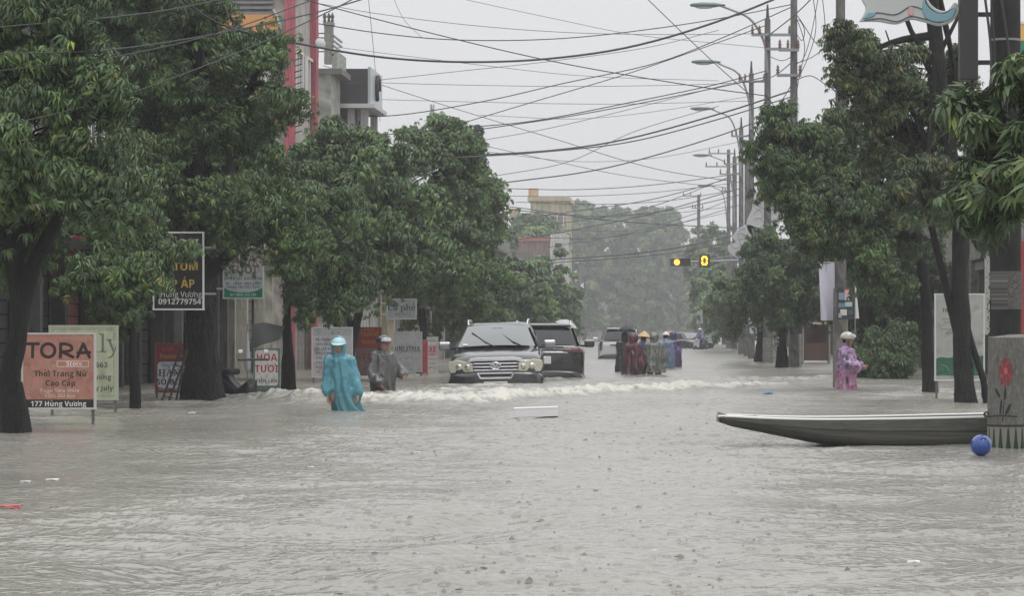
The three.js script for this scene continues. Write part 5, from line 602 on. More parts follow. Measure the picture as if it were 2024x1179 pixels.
  const em = part('emblem', new THREE.TorusGeometry(0.085, 0.014, 8, 26).scale(1.12, 0.78, 1).translate(0, 0.985, 2.405), chrome, gr); em.name = 'emblem'; part('emblem_ring', [new THREE.TorusGeometry(0.04, 0.011, 6, 18).scale(0.75, 1.45, 1).translate(0, 0.985, 2.407), new THREE.TorusGeometry(0.05, 0.011, 6, 18).scale(1.25, 0.5, 1).translate(0, 1.015, 2.407)], chrome, em);
  const bp = part('front_bumper', loft([[2.42, 0.55, 0.46, 0.8], [2.4, 0.8, 0.42, 0.84], [2.3, 0.92, 0.4, 0.86], [2.1, 0.945, 0.4, 0.87], [1.8, 0.94, 0.42, 0.8]], section), o.bumper ?? paint, t);
  part('chrome_mouth', [box(0.7, 0.03, 0.03, 0, 0.84, 2.43), box(0.62, 0.035, 0.03, 0, 0.745, 2.435), bar(V(-0.36, 0.845, 2.43), V(-0.3, 0.74, 2.435), 0.024), bar(V(0.36, 0.845, 2.43), V(0.3, 0.74, 2.435), 0.024)], chrome, bp); part('air_intake', box(0.58, 0.08, 0.02, 0, 0.79, 2.425), blackTrim, bp);
  part('number_plate', box(0.47, 0.11, 0.02, 0, 0.62, 2.435), plateWhite, bp);
  // rear: tail lamps, plate, chrome strip, bumper
  part('rear_bumper', loft([[-1.9, 0.93, 0.42, 0.72], [-2.3, 0.92, 0.42, 0.76], [-2.42, 0.84, 0.44, 0.78], [-2.46, 0.6, 0.48, 0.74]], section), o.bumper ?? paint, t);
  for (const s of [-1, 1]) { const tl = o.vertical ? part('tail_light', box(0.13, 0.4, 0.08, s * 0.79, 1.1, -2.32, 0.02), o.tail ?? tailRed, t) : part('tail_light', poly([[0, 0.02], [0.36, 0.0], [0.42, 0.05], [0.38, 0.075], [0, 0.045]].map(([x, y]) => [s * x, y]), 0.04, 0.01).translate(s * 0.44, 1.2, -2.4), tailRed, t); part('lamp_rim', o.vertical ? box(0.15, 0.03, 0.05, s * 0.79, 1.32, -2.34) : box(0.42, 0.022, 0.03, s * 0.66, 1.315, -2.4), chrome, tl); }
  part('tailgate_strip', box(o.vertical ? 0.9 : 1.1, 0.04, 0.03, 0, o.vertical ? 1.16 : 1.2, -2.385, 0.01), o.vertical ? blackTrim : chrome, t); part('rear_plate', box(o.vertical ? 0.42 : 0.34, 0.17, 0.02, 0, 1.03, -2.4), plateWhite, t); part('rear_spoiler', box(1.22, 0.04, 0.2, 0, 1.8, -2.12, 0.015), o.spoiler ?? paint, cab); part('rear_lip', box(1.4, 0.025, 0.03, 0, belt + 0.03, -2.32), o.vertical ? blackTrim : chrome, t);
  for (const [x, z] of [[0.82, 1.4], [-0.82, 1.4], [0.82, -1.35], [-0.82, -1.35]]) wheel(t, x, z);
  return t;
}
suv({ px: 971, d: 55, turn: 0.045, roll: 0.02, front: true, paint: [0.045, 0.047, 0.05], metal: 0.1, label: 'dark grey off-road car driving towards the camera through its bow wave', bumper: mat(0.02, 0.02, 0.022, 0.3, { clearcoat: 1 }), mirror: mat(0.3, 0.3, 0.32, 0.25, { metalness: 0.5 }) });
suv({ px: 1064, d: 62.5, turn: Math.PI + 0.05, paint: [0.012, 0.012, 0.014], label: 'black off-road car seen from behind next to the dark grey one' });
suv({ px: 1224, d: 112, turn: Math.PI + 0.03, vertical: true, tail: mat(0.06, 0.05, 0.05, 0.2), paint: [0.62, 0.62, 0.62], metal: 0, bumper: mat(0.05, 0.05, 0.052, 0.5), spoiler: blackTrim, rails: blackTrim, mirrorCap: mat(0.62, 0.62, 0.62, 0.3), label: 'white off-road car with dark lower bumper beside the crowd' });
// a low dark saloon far down the road
{
  const d = 188, t = thing('saloon_car', 'dark wet saloon car far off behind the purple rider', 'car', [px(1362, d), BED + 0.28, -d - 2], 0.5, 'cars in the flooded road'), paint = mat(0.03, 0.032, 0.034, 0.25, { clearcoat: 1 });
  part('body', loft([[2.2, 0.5, 0.5, 0.66], [2.12, 0.78, 0.36, 0.76], [1.7, 0.87, 0.3, 0.86], [0.9, 0.89, 0.28, 0.95], [-1.2, 0.89, 0.28, 0.98], [-2.0, 0.85, 0.34, 1.0], [-2.25, 0.7, 0.5, 0.9]], section), paint, t); part('cabin', cabin({ y0: 0.93, y1: 1.38, zf0: 0.95, zf1: 0.2, zr0: -1.6, zr1: -1.0, w0: 0.78, w1: 0.6 }), paint, t);
  part('windscreen', patch([-0.7, 0.97, 0.94], [0.7, 0.97, 0.94], [0.55, 1.36, 0.26], [-0.55, 1.36, 0.26], 0.03, 0.012), wetGlass, t); for (const s of [-1, 1]) { part('headlight', box(0.3, 0.12, 0.08, s * 0.62, 0.68, 2.08, 0.03), lampShell, t); part('wing_mirror', box(0.16, 0.11, 0.1, s * 0.93, 1.0, 0.75, 0.03), paint, t); } part('grille', box(0.7, 0.13, 0.05, 0, 0.66, 2.17, 0.02), blackTrim, t); part('number_plate', box(0.42, 0.1, 0.02, 0, 0.5, 2.22), plateWhite, t);
  for (const [x, z] of [[0.78, 1.3], [-0.78, 1.3], [0.78, -1.3], [-0.78, -1.3]]) wheel(t, x, z, 0.31);
}
// ---------------------------------------------------------------- people: fields of tapered capsules, meshed with marching cubes
function cubes(field, lo, hi, res) {                                  // field(x, y, z) < 0 inside
  const mc = new MarchingCubes(res, new THREE.MeshStandardMaterial(), false, false, 120000), f = mc.field, n = mc.size, h = mc.halfsize;
  const X = (i, k) => lerp(lo[k], hi[k], ((i - h) / h + 1) / 2);
  for (let z = 0; z < n; z++) for (let y = 0; y < n; y++) for (let x = 0; x < n; x++) f[x + y * n + z * n * n] = -field(X(x, 0), X(y, 1), X(z, 2));
  mc.isolation = 0; mc.update();
  const c = mc.count, p = new Float32Array(c * 3); for (let i = 0; i < c; i++) for (let k = 0; k < 3; k++) p[i * 3 + k] = lerp(lo[k], hi[k], (mc.positionArray[i * 3 + k] + 1) / 2);
  let g = new THREE.BufferGeometry(); g.setAttribute('position', new THREE.BufferAttribute(p, 3)); g = mergeVertices(g, 1e-4); g.computeVertexNormals();
  // outward check: marching cubes of a negated field may wind inwards
  const q = g.attributes.position, m = g.attributes.normal, e = 0.004; let s = 0; for (let i = 0; i < q.count; i += 17) s += field(q.getX(i) + m.getX(i) * e, q.getY(i) + m.getY(i) * e, q.getZ(i) + m.getZ(i) * e) - field(q.getX(i) - m.getX(i) * e, q.getY(i) - m.getY(i) * e, q.getZ(i) - m.getZ(i) * e);
  if (s < 0) { const ix = g.index.array; for (let i = 0; i < ix.length; i += 3) [ix[i], ix[i + 1]] = [ix[i + 1], ix[i]]; g.computeVertexNormals(); }
  return g;
}
const smin = (a, b, k) => { const h = clamp(0.5 + 0.5 * (b - a) / k, 0, 1); return lerp(b, a, h) - k * h * (1 - h); };
function cap(x, y, z, a, b, ra, rb) { const bx = b[0] - a[0], by = b[1] - a[1], bz = b[2] - a[2], px_ = x - a[0], py_ = y - a[1], pz = z - a[2], t = clamp((px_ * bx + py_ * by + pz * bz) / (bx * bx + by * by + bz * bz + 1e-9), 0, 1); return Math.hypot(px_ - bx * t, py_ - by * t, pz - bz * t) - lerp(ra, rb, t); }
const ell = (x, y, z, c, r) => { const k = Math.hypot((x - c[0]) / r[0], (y - c[1]) / r[1], (z - c[2]) / r[2]); return (k - 1) * Math.min(...r); };
const SKIN = [0.36, 0.21, 0.145], HAIR = [0.012, 0.01, 0.01];
const headField = (x, y, z) => { let d = ell(x, y, z, [0, 0.02, -0.01], [0.076, 0.1, 0.094]); d = smin(d, ell(x, y, z, [0, -0.045, 0.022], [0.056, 0.066, 0.062]), 0.03); d = smin(d, cap(x, y, z, [0, 0.015, 0.082], [0, -0.022, 0.1], 0.009, 0.014), 0.012); for (const s of [-1, 1]) { d = smin(d, ell(x, y, z, [s * 0.078, -0.005, -0.005], [0.012, 0.03, 0.018]), 0.008); d = Math.max(d, -ell(x, y, z, [s * 0.032, 0.018, 0.092], [0.02, 0.012, 0.014])); d = smin(d, ell(x, y, z, [s * 0.032, 0.017, 0.074], [0.014, 0.01, 0.012]), 0.004); } d = smin(d, cap(x, y, z, [-0.02, -0.055, 0.078], [0.02, -0.055, 0.078], 0.008, 0.008), 0.008); return smin(d, cap(x, y, z, [0, -0.06, -0.02], [0, -0.17, -0.03], 0.048, 0.052), 0.03); };
const headGeo = cubes(headField, [-0.12, -0.18, -0.14], [0.12, 0.15, 0.14], 52);
const handField = (x, y, z) => { let d = ell(x, y, z, [0, -0.045, 0], [0.036, 0.05, 0.016]); const F = [[-0.027, -0.082, 0.026, 0.022], [-0.009, -0.09, 0.03, 0.026], [0.009, -0.088, 0.028, 0.024], [0.026, -0.08, 0.022, 0.018]]; for (const [fx, fy, a, b] of F) { d = smin(d, Math.min(cap(x, y, z, [fx, fy + 0.02, 0], [fx * 1.05, fy - a * 0.8, 0.012], 0.0095, 0.0085), cap(x, y, z, [fx * 1.05, fy - a * 0.8, 0.012], [fx * 1.05, fy - a * 0.9 - b * 0.5, 0.012 + b], 0.0085, 0.0072)), 0.005); } d = smin(d, Math.min(cap(x, y, z, [0.028, -0.03, 0.002], [0.05, -0.06, 0.018], 0.012, 0.0105), cap(x, y, z, [0.05, -0.06, 0.018], [0.052, -0.088, 0.026], 0.0105, 0.0085)), 0.008); return smin(d, cap(x, y, z, [0, 0.03, 0], [0, -0.01, 0], 0.026, 0.028), 0.02); };
const handGeo = cubes(handField, [-0.07, -0.16, -0.06], [0.09, 0.05, 0.07], 48);
function painted(g, fn) { const p = g.attributes.position, c = new Float32Array(p.count * 3); for (let i = 0; i < p.count; i++) c.set(fn(p.getX(i), p.getY(i), p.getZ(i)), i * 3); g.setAttribute('color', new THREE.BufferAttribute(c, 3)); if (g.attributes.uv) g.deleteAttribute('uv'); return g; }
const faceColour = (bald) => (x, y, z) => { for (const s of [-1, 1]) { if (Math.hypot(x - s * 0.032, (y - 0.018) * 1.5) < 0.011 && z > 0.06) return [0.02, 0.015, 0.014]; if (Math.abs(x - s * 0.033) < 0.02 && Math.abs(y - 0.042) < 0.005 && z > 0.05) return HAIR; } if (Math.abs(x) < 0.024 && Math.abs(y + 0.055) < 0.008 && z > 0.07) return [0.3, 0.1, 0.085]; if (y > 0.062 || (z < 0.005 && y > -0.03 && Math.abs(x) < 0.085 && !(Math.abs(x) > 0.072 && z > -0.03)) || (z < -0.03 && y > -0.07)) return HAIR; const n = 1 + 0.1 * noise(x * 40, y * 40, z * 40); return SKIN.map((v) => v * n); };
const bodyMat = new THREE.MeshStandardMaterial({ vertexColors: true, roughness: 0.6 });
/* o: px, d, h (stature), yaw, lean, arms [[elbow, wrist] right, left], coat: { colour fn or rgb, hem, spread, hood, sleeve }, pants rgb, hat */
function person(o) {
  const base = o.base ?? BED, t = thing('person', o.label, 'person', [px(o.px, o.d), base, -o.d], o.yaw ?? 0, o.group ?? 'people wading in the flood'), s = o.h / 1.65, lean = o.lean ?? 0;
  const J = (x, y, z = 0) => [x * s + lean * (y - 0.9) * s, y * s, z * s];
  const seat = o.seated, sh = 1.36, arms = o.arms ?? [[[0.21, 1.1, 0.03], [0.2, 0.86, 0.1]], [[-0.21, 1.1, 0.03], [-0.2, 0.86, 0.1]]];
  const legs = seat ? [[[0.1, 0.9, 0], [0.13, 0.82, 0.4], [0.13, 0.42, 0.36]], [[-0.1, 0.9, 0], [-0.13, 0.82, 0.4], [-0.13, 0.42, 0.36]]] : [[[0.09, 0.88, 0], [0.11, 0.47, 0.05], [0.11, 0.06, o.step ?? 0]], [[-0.09, 0.88, 0], [-0.1, 0.47, 0.03], [-0.11, 0.06, -(o.step ?? 0)]]];
  const B = []; const add = (a, b, ra, rb) => B.push([J(...a), J(...b), ra * s, rb * s]);
  add([0, 0.92, 0], [0, 1.14, 0.01], 0.115, 0.108); add([0, 1.14, 0.01], [0, 1.3, 0], 0.108, 0.11); add([0.12, 1.335, -0.01], [-0.12, 1.335, -0.01], 0.064, 0.064); add([0, 1.36, -0.01], [0, 1.46, 0.0], 0.055, 0.05);
  for (const [a, b, c] of legs) { add(a, b, 0.095, 0.062); add(b, c, 0.06, 0.042); add(c, [c[0], c[1] - 0.02, c[2] + 0.15], 0.04, 0.032); }
  arms.forEach(([e, w], i) => { const q = i ? -1 : 1; add([q * 0.15, sh - 0.03, -0.01], e, 0.052, 0.042); add(e, w, 0.04, 0.028); });
  const bodyField = (x, y, z) => { let d = 1; for (const [a, b, ra, rb] of B) d = smin(d, cap(x, y, z, a, b, ra, rb), 0.035 * s); return d; };
  const R = o.res ?? 1, ext = 0.5 * s + Math.abs(lean) * 0.6;
  const skinAt = (x, y) => (y < (o.pantsTop ?? 0.98) * s ? o.pants ?? [0.05, 0.05, 0.06] : o.shirt ?? [0.1, 0.1, 0.11]);
  const wrists = arms.map((a) => J(...a[1]));
  const list = [painted(cubes(bodyField, [-ext, -0.04, -0.4 * s], [ext, 1.56 * s, 0.55 * s], Math.round(78 * R)), (x, y, z) => { for (const w of wrists) if (Math.hypot(x - w[0], y - w[1], z - w[2]) < 0.11 * s) return SKIN; if (y > 1.39 * s) return SKIN; return skinAt(x, y); })];
  const hc = J(0, 1.525, 0.025), hq = new THREE.Matrix4().compose(V(...hc), new THREE.Quaternion().setFromEuler(new THREE.Euler(o.nod ?? 0.08, o.look ?? 0, 0)), V(s, s, s));
  list.push(painted(headGeo.clone(), faceColour()).applyMatrix4(hq));
  arms.forEach(([e, w], i) => { const dir = V(w[0] - e[0], w[1] - e[1], w[2] - e[2]).normalize(), m = new THREE.Matrix4().compose(V(...J(...w)), new THREE.Quaternion().setFromUnitVectors(V(0, -1, 0), dir).multiply(new THREE.Quaternion().setFromAxisAngle(V(0, 1, 0), i ? 0.9 : -0.9)), V((i ? -1 : 1) * s, s, s)), g = painted(handGeo.clone(), () => SKIN); g.applyMatrix4(m); if (i) { const ix = g.index.array; for (let k = 0; k < ix.length; k += 3) [ix[k], ix[k + 1]] = [ix[k + 1], ix[k]]; g.computeVertexNormals(); } list.push(g); });
  part('body', mergeGeometries(list.map((g) => g.toNonIndexed())), bodyMat, t);
  const c = o.coat;
  if (c) {
    const hem = (c.hem ?? 0.4) * s, top = 1.4 * s, flow = c.flow ?? 0, w0 = c.w0 ?? 0.17, w1 = c.w1 ?? 0.27, seed = o.px % 17;
    const sleeves = arms.map(([e, w], i) => { const q = i ? -1 : 1, k = c.sleeve ?? 0.8; return [J(q * 0.145, sh - 0.035, -0.01), J(...e), J(lerp(e[0], w[0], k), lerp(e[1], w[1], k), lerp(e[2], w[2], k))]; });
    const coatField = (x, y, z) => {
      const t2 = clamp((top - y) / (top - hem), 0, 1), cx = lean * (y / s - 0.9) * s + flow * Math.pow(clamp((0.95 * s - y) / (0.95 * s - hem), 0, 1), 1.6), a = Math.atan2(z, x - cx), sw = (c.skirt ?? 0) * smooth(0.92 * s, hem, y);
      const rx = s * (lerp(w0, w1, Math.pow(t2, 0.8)) + sw), rz = s * (lerp(0.155, Math.max(0.17, w1 * 0.8), Math.pow(t2, 0.75)) + sw * 0.8), fold = (0.006 + 0.036 * Math.pow(t2, 0.8)) * s * (Math.sin(a * 7 + seed + 3 * noise(y * 3, seed, a)) * 0.6 + Math.sin(a * 13 + seed * 2 + 2 * noise(y * 4, a, seed)) * 0.35) + 0.012 * noise(x * 16, y * 7, z * 16 + seed) + 0.006 * noise(x * 34, y * 22, z * 34) - 0.03 * s * (0.25 - Math.abs(noise(x * 8 + seed, y * 4.5, z * 8))) * smooth(1.42 * s, 1.2 * s, y);
      let d = (Math.hypot((x - cx) / rx, z / rz) - 1) * Math.min(rx, rz); d = Math.max(d, y - 1.36 * s);
      d = smin(d, cap(x, y, z, J(0.115, 1.33, -0.01), J(-0.115, 1.33, -0.01), 0.08 * s, 0.08 * s), 0.06 * s);
      for (const [p, e, w] of sleeves) d = smin(d, Math.min(cap(x, y, z, p, e, 0.054 * s, 0.058 * s), cap(x, y, z, e, w, 0.058 * s, (c.cuff ?? 0.066) * s)), (c.drape ?? 0.09) * s);
      d += fold; d = Math.max(d, hem - y);
      d = smin(d, cap(x, y, z, J(0, 1.37, -0.01), J(0, 1.43, 0), 0.085 * s, 0.075 * s), 0.03 * s);
      if (c.hood) { const ca = Math.cos(o.look ?? 0), sa = Math.sin(o.look ?? 0), hx = x - hc[0], hy = y - hc[1], hz = z - hc[2], lx = (hx * ca - hz * sa) / s, ly = hy / s, lz = (hx * sa + hz * ca) / s; let h = ell(lx, ly, lz, [0, 0.015, -0.015], [0.108, 0.135, 0.125]) + 0.006 * noise(lx * 30, ly * 30, lz * 30); h = smin(h, cap(lx, ly, lz, [0, -0.09, -0.02], [0, -0.2, -0.02], 0.09, 0.11), 0.05); h = Math.max(h, -ell(lx, ly, lz, [0, -0.005, 0.13], [0.08, 0.112, 0.11])); d = Math.min(d, h * s); }
      return d;
    };
    const e2 = Math.max(0.46, w1 + (c.skirt ?? 0) + 0.1) * s + Math.abs(lean) * 0.4 + Math.abs(flow) * 0.8;
    const g = cubes(coatField, [-e2, hem - 0.03, -0.42 * s - (c.skirt ?? 0)], [e2, 1.74 * s, 0.5 * s + (c.skirt ?? 0)], Math.round(92 * R));
    const fn = typeof c.colour === 'function' ? (x, y, z) => c.colour(x / s, y / s, z / s) : () => c.colour;
    const m = new THREE.MeshPhysicalMaterial({ vertexColors: true, roughness: c.rough ?? 0.38, clearcoat: 0.4, clearcoatRoughness: 0.25, side: THREE.DoubleSide });
    part('raincoat', painted(g, fn), m, t);
  }
  const H = (g) => g.applyMatrix4(hq), hat = o.hat ?? {};
  if (hat.cap) { const k = part('cap', [H(new THREE.SphereGeometry(0.103, 22, 10, 0, 6.2832, 0, 1.5).scale(1, 1.02, 1.12).translate(0, 0.035, -0.005)), H(new THREE.CylinderGeometry(0.085, 0.085, 0.008, 20, 1, false, -Math.PI / 2, Math.PI).scale(1, 1, 1.05).rotateX(0.16).translate(0, 0.045, 0.095))], mat(...hat.cap, 0.5), t); part('cap_band', H(new THREE.TorusGeometry(0.1, 0.007, 6, 24).rotateX(Math.PI / 2).scale(1, 1, 1.12).translate(0, 0.045, -0.005)), mat(...(hat.band ?? [0.7, 0.75, 0.75]), 0.5), k); }
  if (hat.helmet) { const k = part('helmet', H(new THREE.SphereGeometry(0.126, 26, 14, 0, 6.2832, 0, 1.75).scale(0.98, 0.98, 1.1).translate(0, 0.04, -0.012)), mat(...hat.helmet, 0.22, { clearcoat: 1, side: THREE.DoubleSide }), t); part('visor', H(new THREE.SphereGeometry(0.14, 18, 6, Math.PI * 0.18, Math.PI * 0.64, hat.visorUp ? 0.9 : 1.25, 0.5).rotateY(0).scale(0.95, 0.95, 1.12).translate(0, 0.045, 0.0)), mat(...(hat.visor ?? [0.3, 0.32, 0.33]), 0.12, { side: THREE.DoubleSide }), k); part('rim_stripe', H(new THREE.TorusGeometry(0.127, 0.006, 6, 30).rotateX(Math.PI / 2).scale(0.98, 1, 1.1).translate(0, 0.03, -0.012)), mat(...(hat.stripe ?? [0.5, 0.5, 0.5]), 0.3), k); part('strap', H(tube([V(0.1, 0.0, 0.02), V(0.07, -0.08, 0.03), V(0, -0.115, 0.05), V(-0.07, -0.08, 0.03), V(-0.1, 0.0, 0.02)], 0.006, 0.006, 14, 5)), blackTrim, k); }
  if (hat.cone) { const k = part('conical_hat', H(new THREE.LatheGeometry([[0.001, 0.19], [0.06, 0.15], [0.14, 0.08], [0.225, 0.0], [0.222, -0.008], [0.13, 0.07], [0.001, 0.17]].map((p) => new THREE.Vector2(...p)), 36).rotateX(0.06).translate(0, 0.04, 0)), mat(0.55, 0.4, 0.2, 0.7, { side: THREE.DoubleSide }), t); for (const q of [0.07, 0.12, 0.17, 0.21]) part('bamboo_ring', H(new THREE.TorusGeometry(q, 0.003, 4, 36).rotateX(Math.PI / 2 + 0.06).translate(0, 0.04 + 0.185 - q * 0.83, 0)), mat(0.42, 0.28, 0.12, 0.7), k); }
  if (o.mask) part('face_mask', H(new THREE.SphereGeometry(0.062, 16, 10, 0, Math.PI, 0.6, 1.9).scale(1, 0.95, 0.85).translate(0, -0.045, 0.035)), mat(...o.mask, 0.7, { side: THREE.DoubleSide }), t);
  return t;
}
const coatPrint = (base, spots, f, seed) => (x, y, z) => { let c = base; spots.forEach(([col, th, fr], i) => { if (noise(x * f * fr + i * 7 + seed, y * f * fr, z * f * fr + i * 3) > th) c = col; }); return c; };
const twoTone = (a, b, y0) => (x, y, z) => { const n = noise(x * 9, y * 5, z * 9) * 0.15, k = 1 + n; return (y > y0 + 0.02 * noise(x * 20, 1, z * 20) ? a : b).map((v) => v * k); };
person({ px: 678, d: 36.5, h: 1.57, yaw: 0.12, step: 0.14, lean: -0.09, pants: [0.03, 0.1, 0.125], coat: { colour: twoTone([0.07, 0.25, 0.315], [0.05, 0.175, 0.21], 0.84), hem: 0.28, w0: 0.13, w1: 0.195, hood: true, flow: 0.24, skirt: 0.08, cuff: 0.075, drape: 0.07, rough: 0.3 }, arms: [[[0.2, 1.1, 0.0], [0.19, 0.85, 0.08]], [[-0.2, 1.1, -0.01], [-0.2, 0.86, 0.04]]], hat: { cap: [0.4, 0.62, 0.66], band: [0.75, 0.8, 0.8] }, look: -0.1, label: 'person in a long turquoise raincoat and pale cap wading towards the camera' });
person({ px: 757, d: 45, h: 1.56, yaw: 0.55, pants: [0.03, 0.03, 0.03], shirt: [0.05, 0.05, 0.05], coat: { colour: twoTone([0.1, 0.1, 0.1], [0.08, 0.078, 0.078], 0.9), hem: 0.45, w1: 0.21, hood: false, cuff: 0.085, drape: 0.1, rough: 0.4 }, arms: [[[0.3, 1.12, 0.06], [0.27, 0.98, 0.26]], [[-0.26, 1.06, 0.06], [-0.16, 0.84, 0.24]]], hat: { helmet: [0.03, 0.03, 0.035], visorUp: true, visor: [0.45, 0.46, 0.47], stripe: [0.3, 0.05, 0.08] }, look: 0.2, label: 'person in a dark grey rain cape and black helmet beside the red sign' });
person({ px: 1673, d: 50.5, h: 1.62, yaw: 1.35, pants: [0.06, 0.06, 0.07], coat: { colour: (x, y, z) => { const up = y > 0.98, n = noise(x * 14 + 3, y * 14, z * 14), m = noise(x * 22, y * 22 + 5, z * 22); if (n > 0.28) return up ? [0.2, 0.1, 0.26] : [0.42, 0.1, 0.22]; if (m > 0.3) return [0.55, 0.22, 0.35]; if (n < -0.3) return [0.6, 0.48, 0.6]; return up ? [0.42, 0.27, 0.5] : [0.5, 0.26, 0.4]; }, hem: 0.35, w1: 0.235, hood: false, drape: 0.08, cuff: 0.09, rough: 0.3 }, arms: [[[0.24, 1.1, 0.05], [0.16, 1.05, 0.26]], [[-0.24, 1.08, 0.06], [-0.12, 1.02, 0.27]]], hat: { helmet: [0.6, 0.6, 0.5], visorUp: true, visor: [0.5, 0.52, 0.52], stripe: [0.05, 0.05, 0.05] }, label: 'person in a pink and lilac flowered raincoat with a cream helmet, in profile' });
const crowd = 'people crossing in a tight group in mid street';
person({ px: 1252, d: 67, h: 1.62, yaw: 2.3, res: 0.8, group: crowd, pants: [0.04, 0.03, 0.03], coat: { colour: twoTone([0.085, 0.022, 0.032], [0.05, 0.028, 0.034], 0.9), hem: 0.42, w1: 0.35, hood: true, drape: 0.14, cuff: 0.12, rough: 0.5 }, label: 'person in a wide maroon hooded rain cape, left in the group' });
person({ px: 1293, d: 67, h: 1.64, yaw: 3.0, res: 0.8, group: crowd, pants: [0.25, 0.17, 0.14], coat: { colour: coatPrint([0.15, 0.16, 0.14], [[[0.22, 0.22, 0.2], 0.18, 1], [[0.09, 0.1, 0.08], 0.24, 1.3]], 9, 2), hem: 0.68, w1: 0.26, hood: true, drape: 0.12, rough: 0.4 }, arms: [[[0.27, 1.1, 0.02], [0.27, 0.9, 0.16]], [[-0.27, 1.1, 0.02], [-0.26, 0.88, 0.14]]], label: 'person in a grey mottled hooded raincoat with bare legs, centre of the group' });
person({ px: 1272, d: 76, h: 1.6, yaw: 2.6, res: 0.6, group: crowd, pants: [0.05, 0.05, 0.07], coat: { colour: [0.07, 0.1, 0.22], hem: 0.5, w1: 0.24, hood: false, rough: 0.4 }, hat: { cone: true }, label: 'person under a straw conical hat with a blue coat, behind the maroon cape' });
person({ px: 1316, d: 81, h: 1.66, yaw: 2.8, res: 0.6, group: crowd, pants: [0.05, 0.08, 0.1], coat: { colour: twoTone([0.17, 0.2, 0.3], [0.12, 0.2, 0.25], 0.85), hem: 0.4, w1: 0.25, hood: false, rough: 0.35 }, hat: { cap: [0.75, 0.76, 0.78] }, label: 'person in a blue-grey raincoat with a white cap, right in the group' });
person({ px: 1331, d: 84, h: 1.68, yaw: 3.4, res: 0.6, group: crowd, pants: [0.05, 0.04, 0.07], coat: { colour: coatPrint([0.085, 0.065, 0.14], [[[0.3, 0.22, 0.4], 0.3, 1]], 6, 4), hem: 0.4, w1: 0.27, hood: true, flow: 0.1, rough: 0.4 }, label: 'person in a dark purple flowing raincoat, rightmost of the group' });
person({ px: 1323, d: 88, h: 1.68, yaw: 3.0, res: 0.6, group: crowd, pants: [0.05, 0.05, 0.05], coat: { colour: [0.1, 0.09, 0.13], hem: 0.5, w1: 0.22, hood: false }, hat: { helmet: [0.3, 0.03, 0.07], visor: [0.2, 0.05, 0.08] }, label: 'person with a dark red helmet at the back of the group' });
person({ px: 1236, d: 73, h: 1.66, yaw: 2.9, res: 0.6, group: crowd, pants: [0.02, 0.02, 0.022], coat: { colour: [0.035, 0.036, 0.036], hem: 0.42, w1: 0.27, hood: true, drape: 0.14, rough: 0.45 }, arms: [[[0.2, 1.12, 0.16], [0.12, 1.25, 0.3]], [[-0.25, 1.08, 0.03], [-0.24, 0.86, 0.12]]], label: 'person all in black under a black umbrella, behind the maroon cape' });
function umbrella(x, y, z, r, m, label, tilt, handle) { const t = thing('umbrella', label, 'umbrella', [x, y, z]); t.rotation.z = tilt; part('canopy', grid((u, v) => { const a = u * 6.2832, k = 1 - 0.06 * Math.pow(Math.abs(Math.cos(a * 4)), 2) * v; return [Math.cos(a) * r * v * k, -r * 0.42 * v * v + 0.02 * (1 - v), Math.sin(a) * r * v * k]; }, 32, 8, true), m, t); for (let k = 0; k < 8; k++) { const a = (k + 0.5) * Math.PI / 4; part('rib', tube([V(0, 0, 0), V(Math.cos(a) * r * 0.5, -r * 0.12, Math.sin(a) * r * 0.5), V(Math.cos(a) * r, -r * 0.43, Math.sin(a) * r)], 0.006, 0.004, 6, 4), steel, t); } part('shaft', bar(V(0, 0.06, 0), V(0, -handle, 0), 0.01), steel, t); return t; }
umbrella(px(1238, 72.6), py(643, 72.6), -72.8, 0.27, mat(0.03, 0.031, 0.032, 0.5, { side: THREE.DoubleSide }), 'black umbrella over the person in black', 0.15, 0.5);
umbrella(px(1122, 76), py(634, 76), -76, 0.33, mat(0.5, 0.51, 0.5, 0.5, { side: THREE.DoubleSide }), 'pale tilted parasol behind the black car', -0.3, 1.6);
// rider on a scooter far down the road
{
  const d = 178, x = px(1384, d), base = BED + 0.32, t = thing('motor_scooter', 'scooter under the distant purple rider', 'scooter', [x, base, -d], -0.5), dk = mat(0.03, 0.03, 0.035, 0.35);
  part('body', loft([[0.35, 0.12, 0.3, 0.6], [0.1, 0.14, 0.26, 0.5], [-0.3, 0.17, 0.3, 0.72], [-0.75, 0.12, 0.5, 0.78]], section), dk, t); part('front_shield', poly([[-0.2, 0], [0.2, 0], [0.17, 0.5], [-0.17, 0.5]], 0.05).rotateX(-0.25).translate(0, 0.42, 0.5), mat(0.4, 0.4, 0.42, 0.3), t); part('handlebar', bar(V(-0.32, 1.0, 0.38), V(0.32, 1.0, 0.38), 0.02), dk, t); part('headlight', new THREE.SphereGeometry(0.08, 12, 8).scale(1.2, 0.8, 0.7).translate(0, 0.92, 0.48), lampShell, t); part('seat', box(0.26, 0.1, 0.7, 0, 0.8, -0.4, 0.04), tyreMat, t);
  for (const z of [0.62, -0.62]) { const w = part('wheel', new THREE.TorusGeometry(0.22, 0.05, 8, 20).rotateY(Math.PI / 2).translate(0, 0.27, z), tyreMat, t); part('rim', new THREE.CylinderGeometry(0.15, 0.15, 0.05, 14).rotateZ(Math.PI / 2).translate(0, 0.27, z), steel, w); }
  person({ px: 1384, d: 178.2, base: base - 0.02, h: 1.64, yaw: -0.5, res: 0.55, seated: true, group: 'riders', pants: [0.04, 0.04, 0.06], coat: { colour: [0.16, 0.14, 0.27], hem: 0.62, w1: 0.26, hood: false }, arms: [[[0.25, 1.12, 0.15], [0.26, 1.02, 0.36]], [[-0.25, 1.12, 0.15], [-0.26, 1.02, 0.36]]], hat: { helmet: [0.6, 0.6, 0.62] }, label: 'distant scooter rider in a purple raincoat and white helmet' });
}
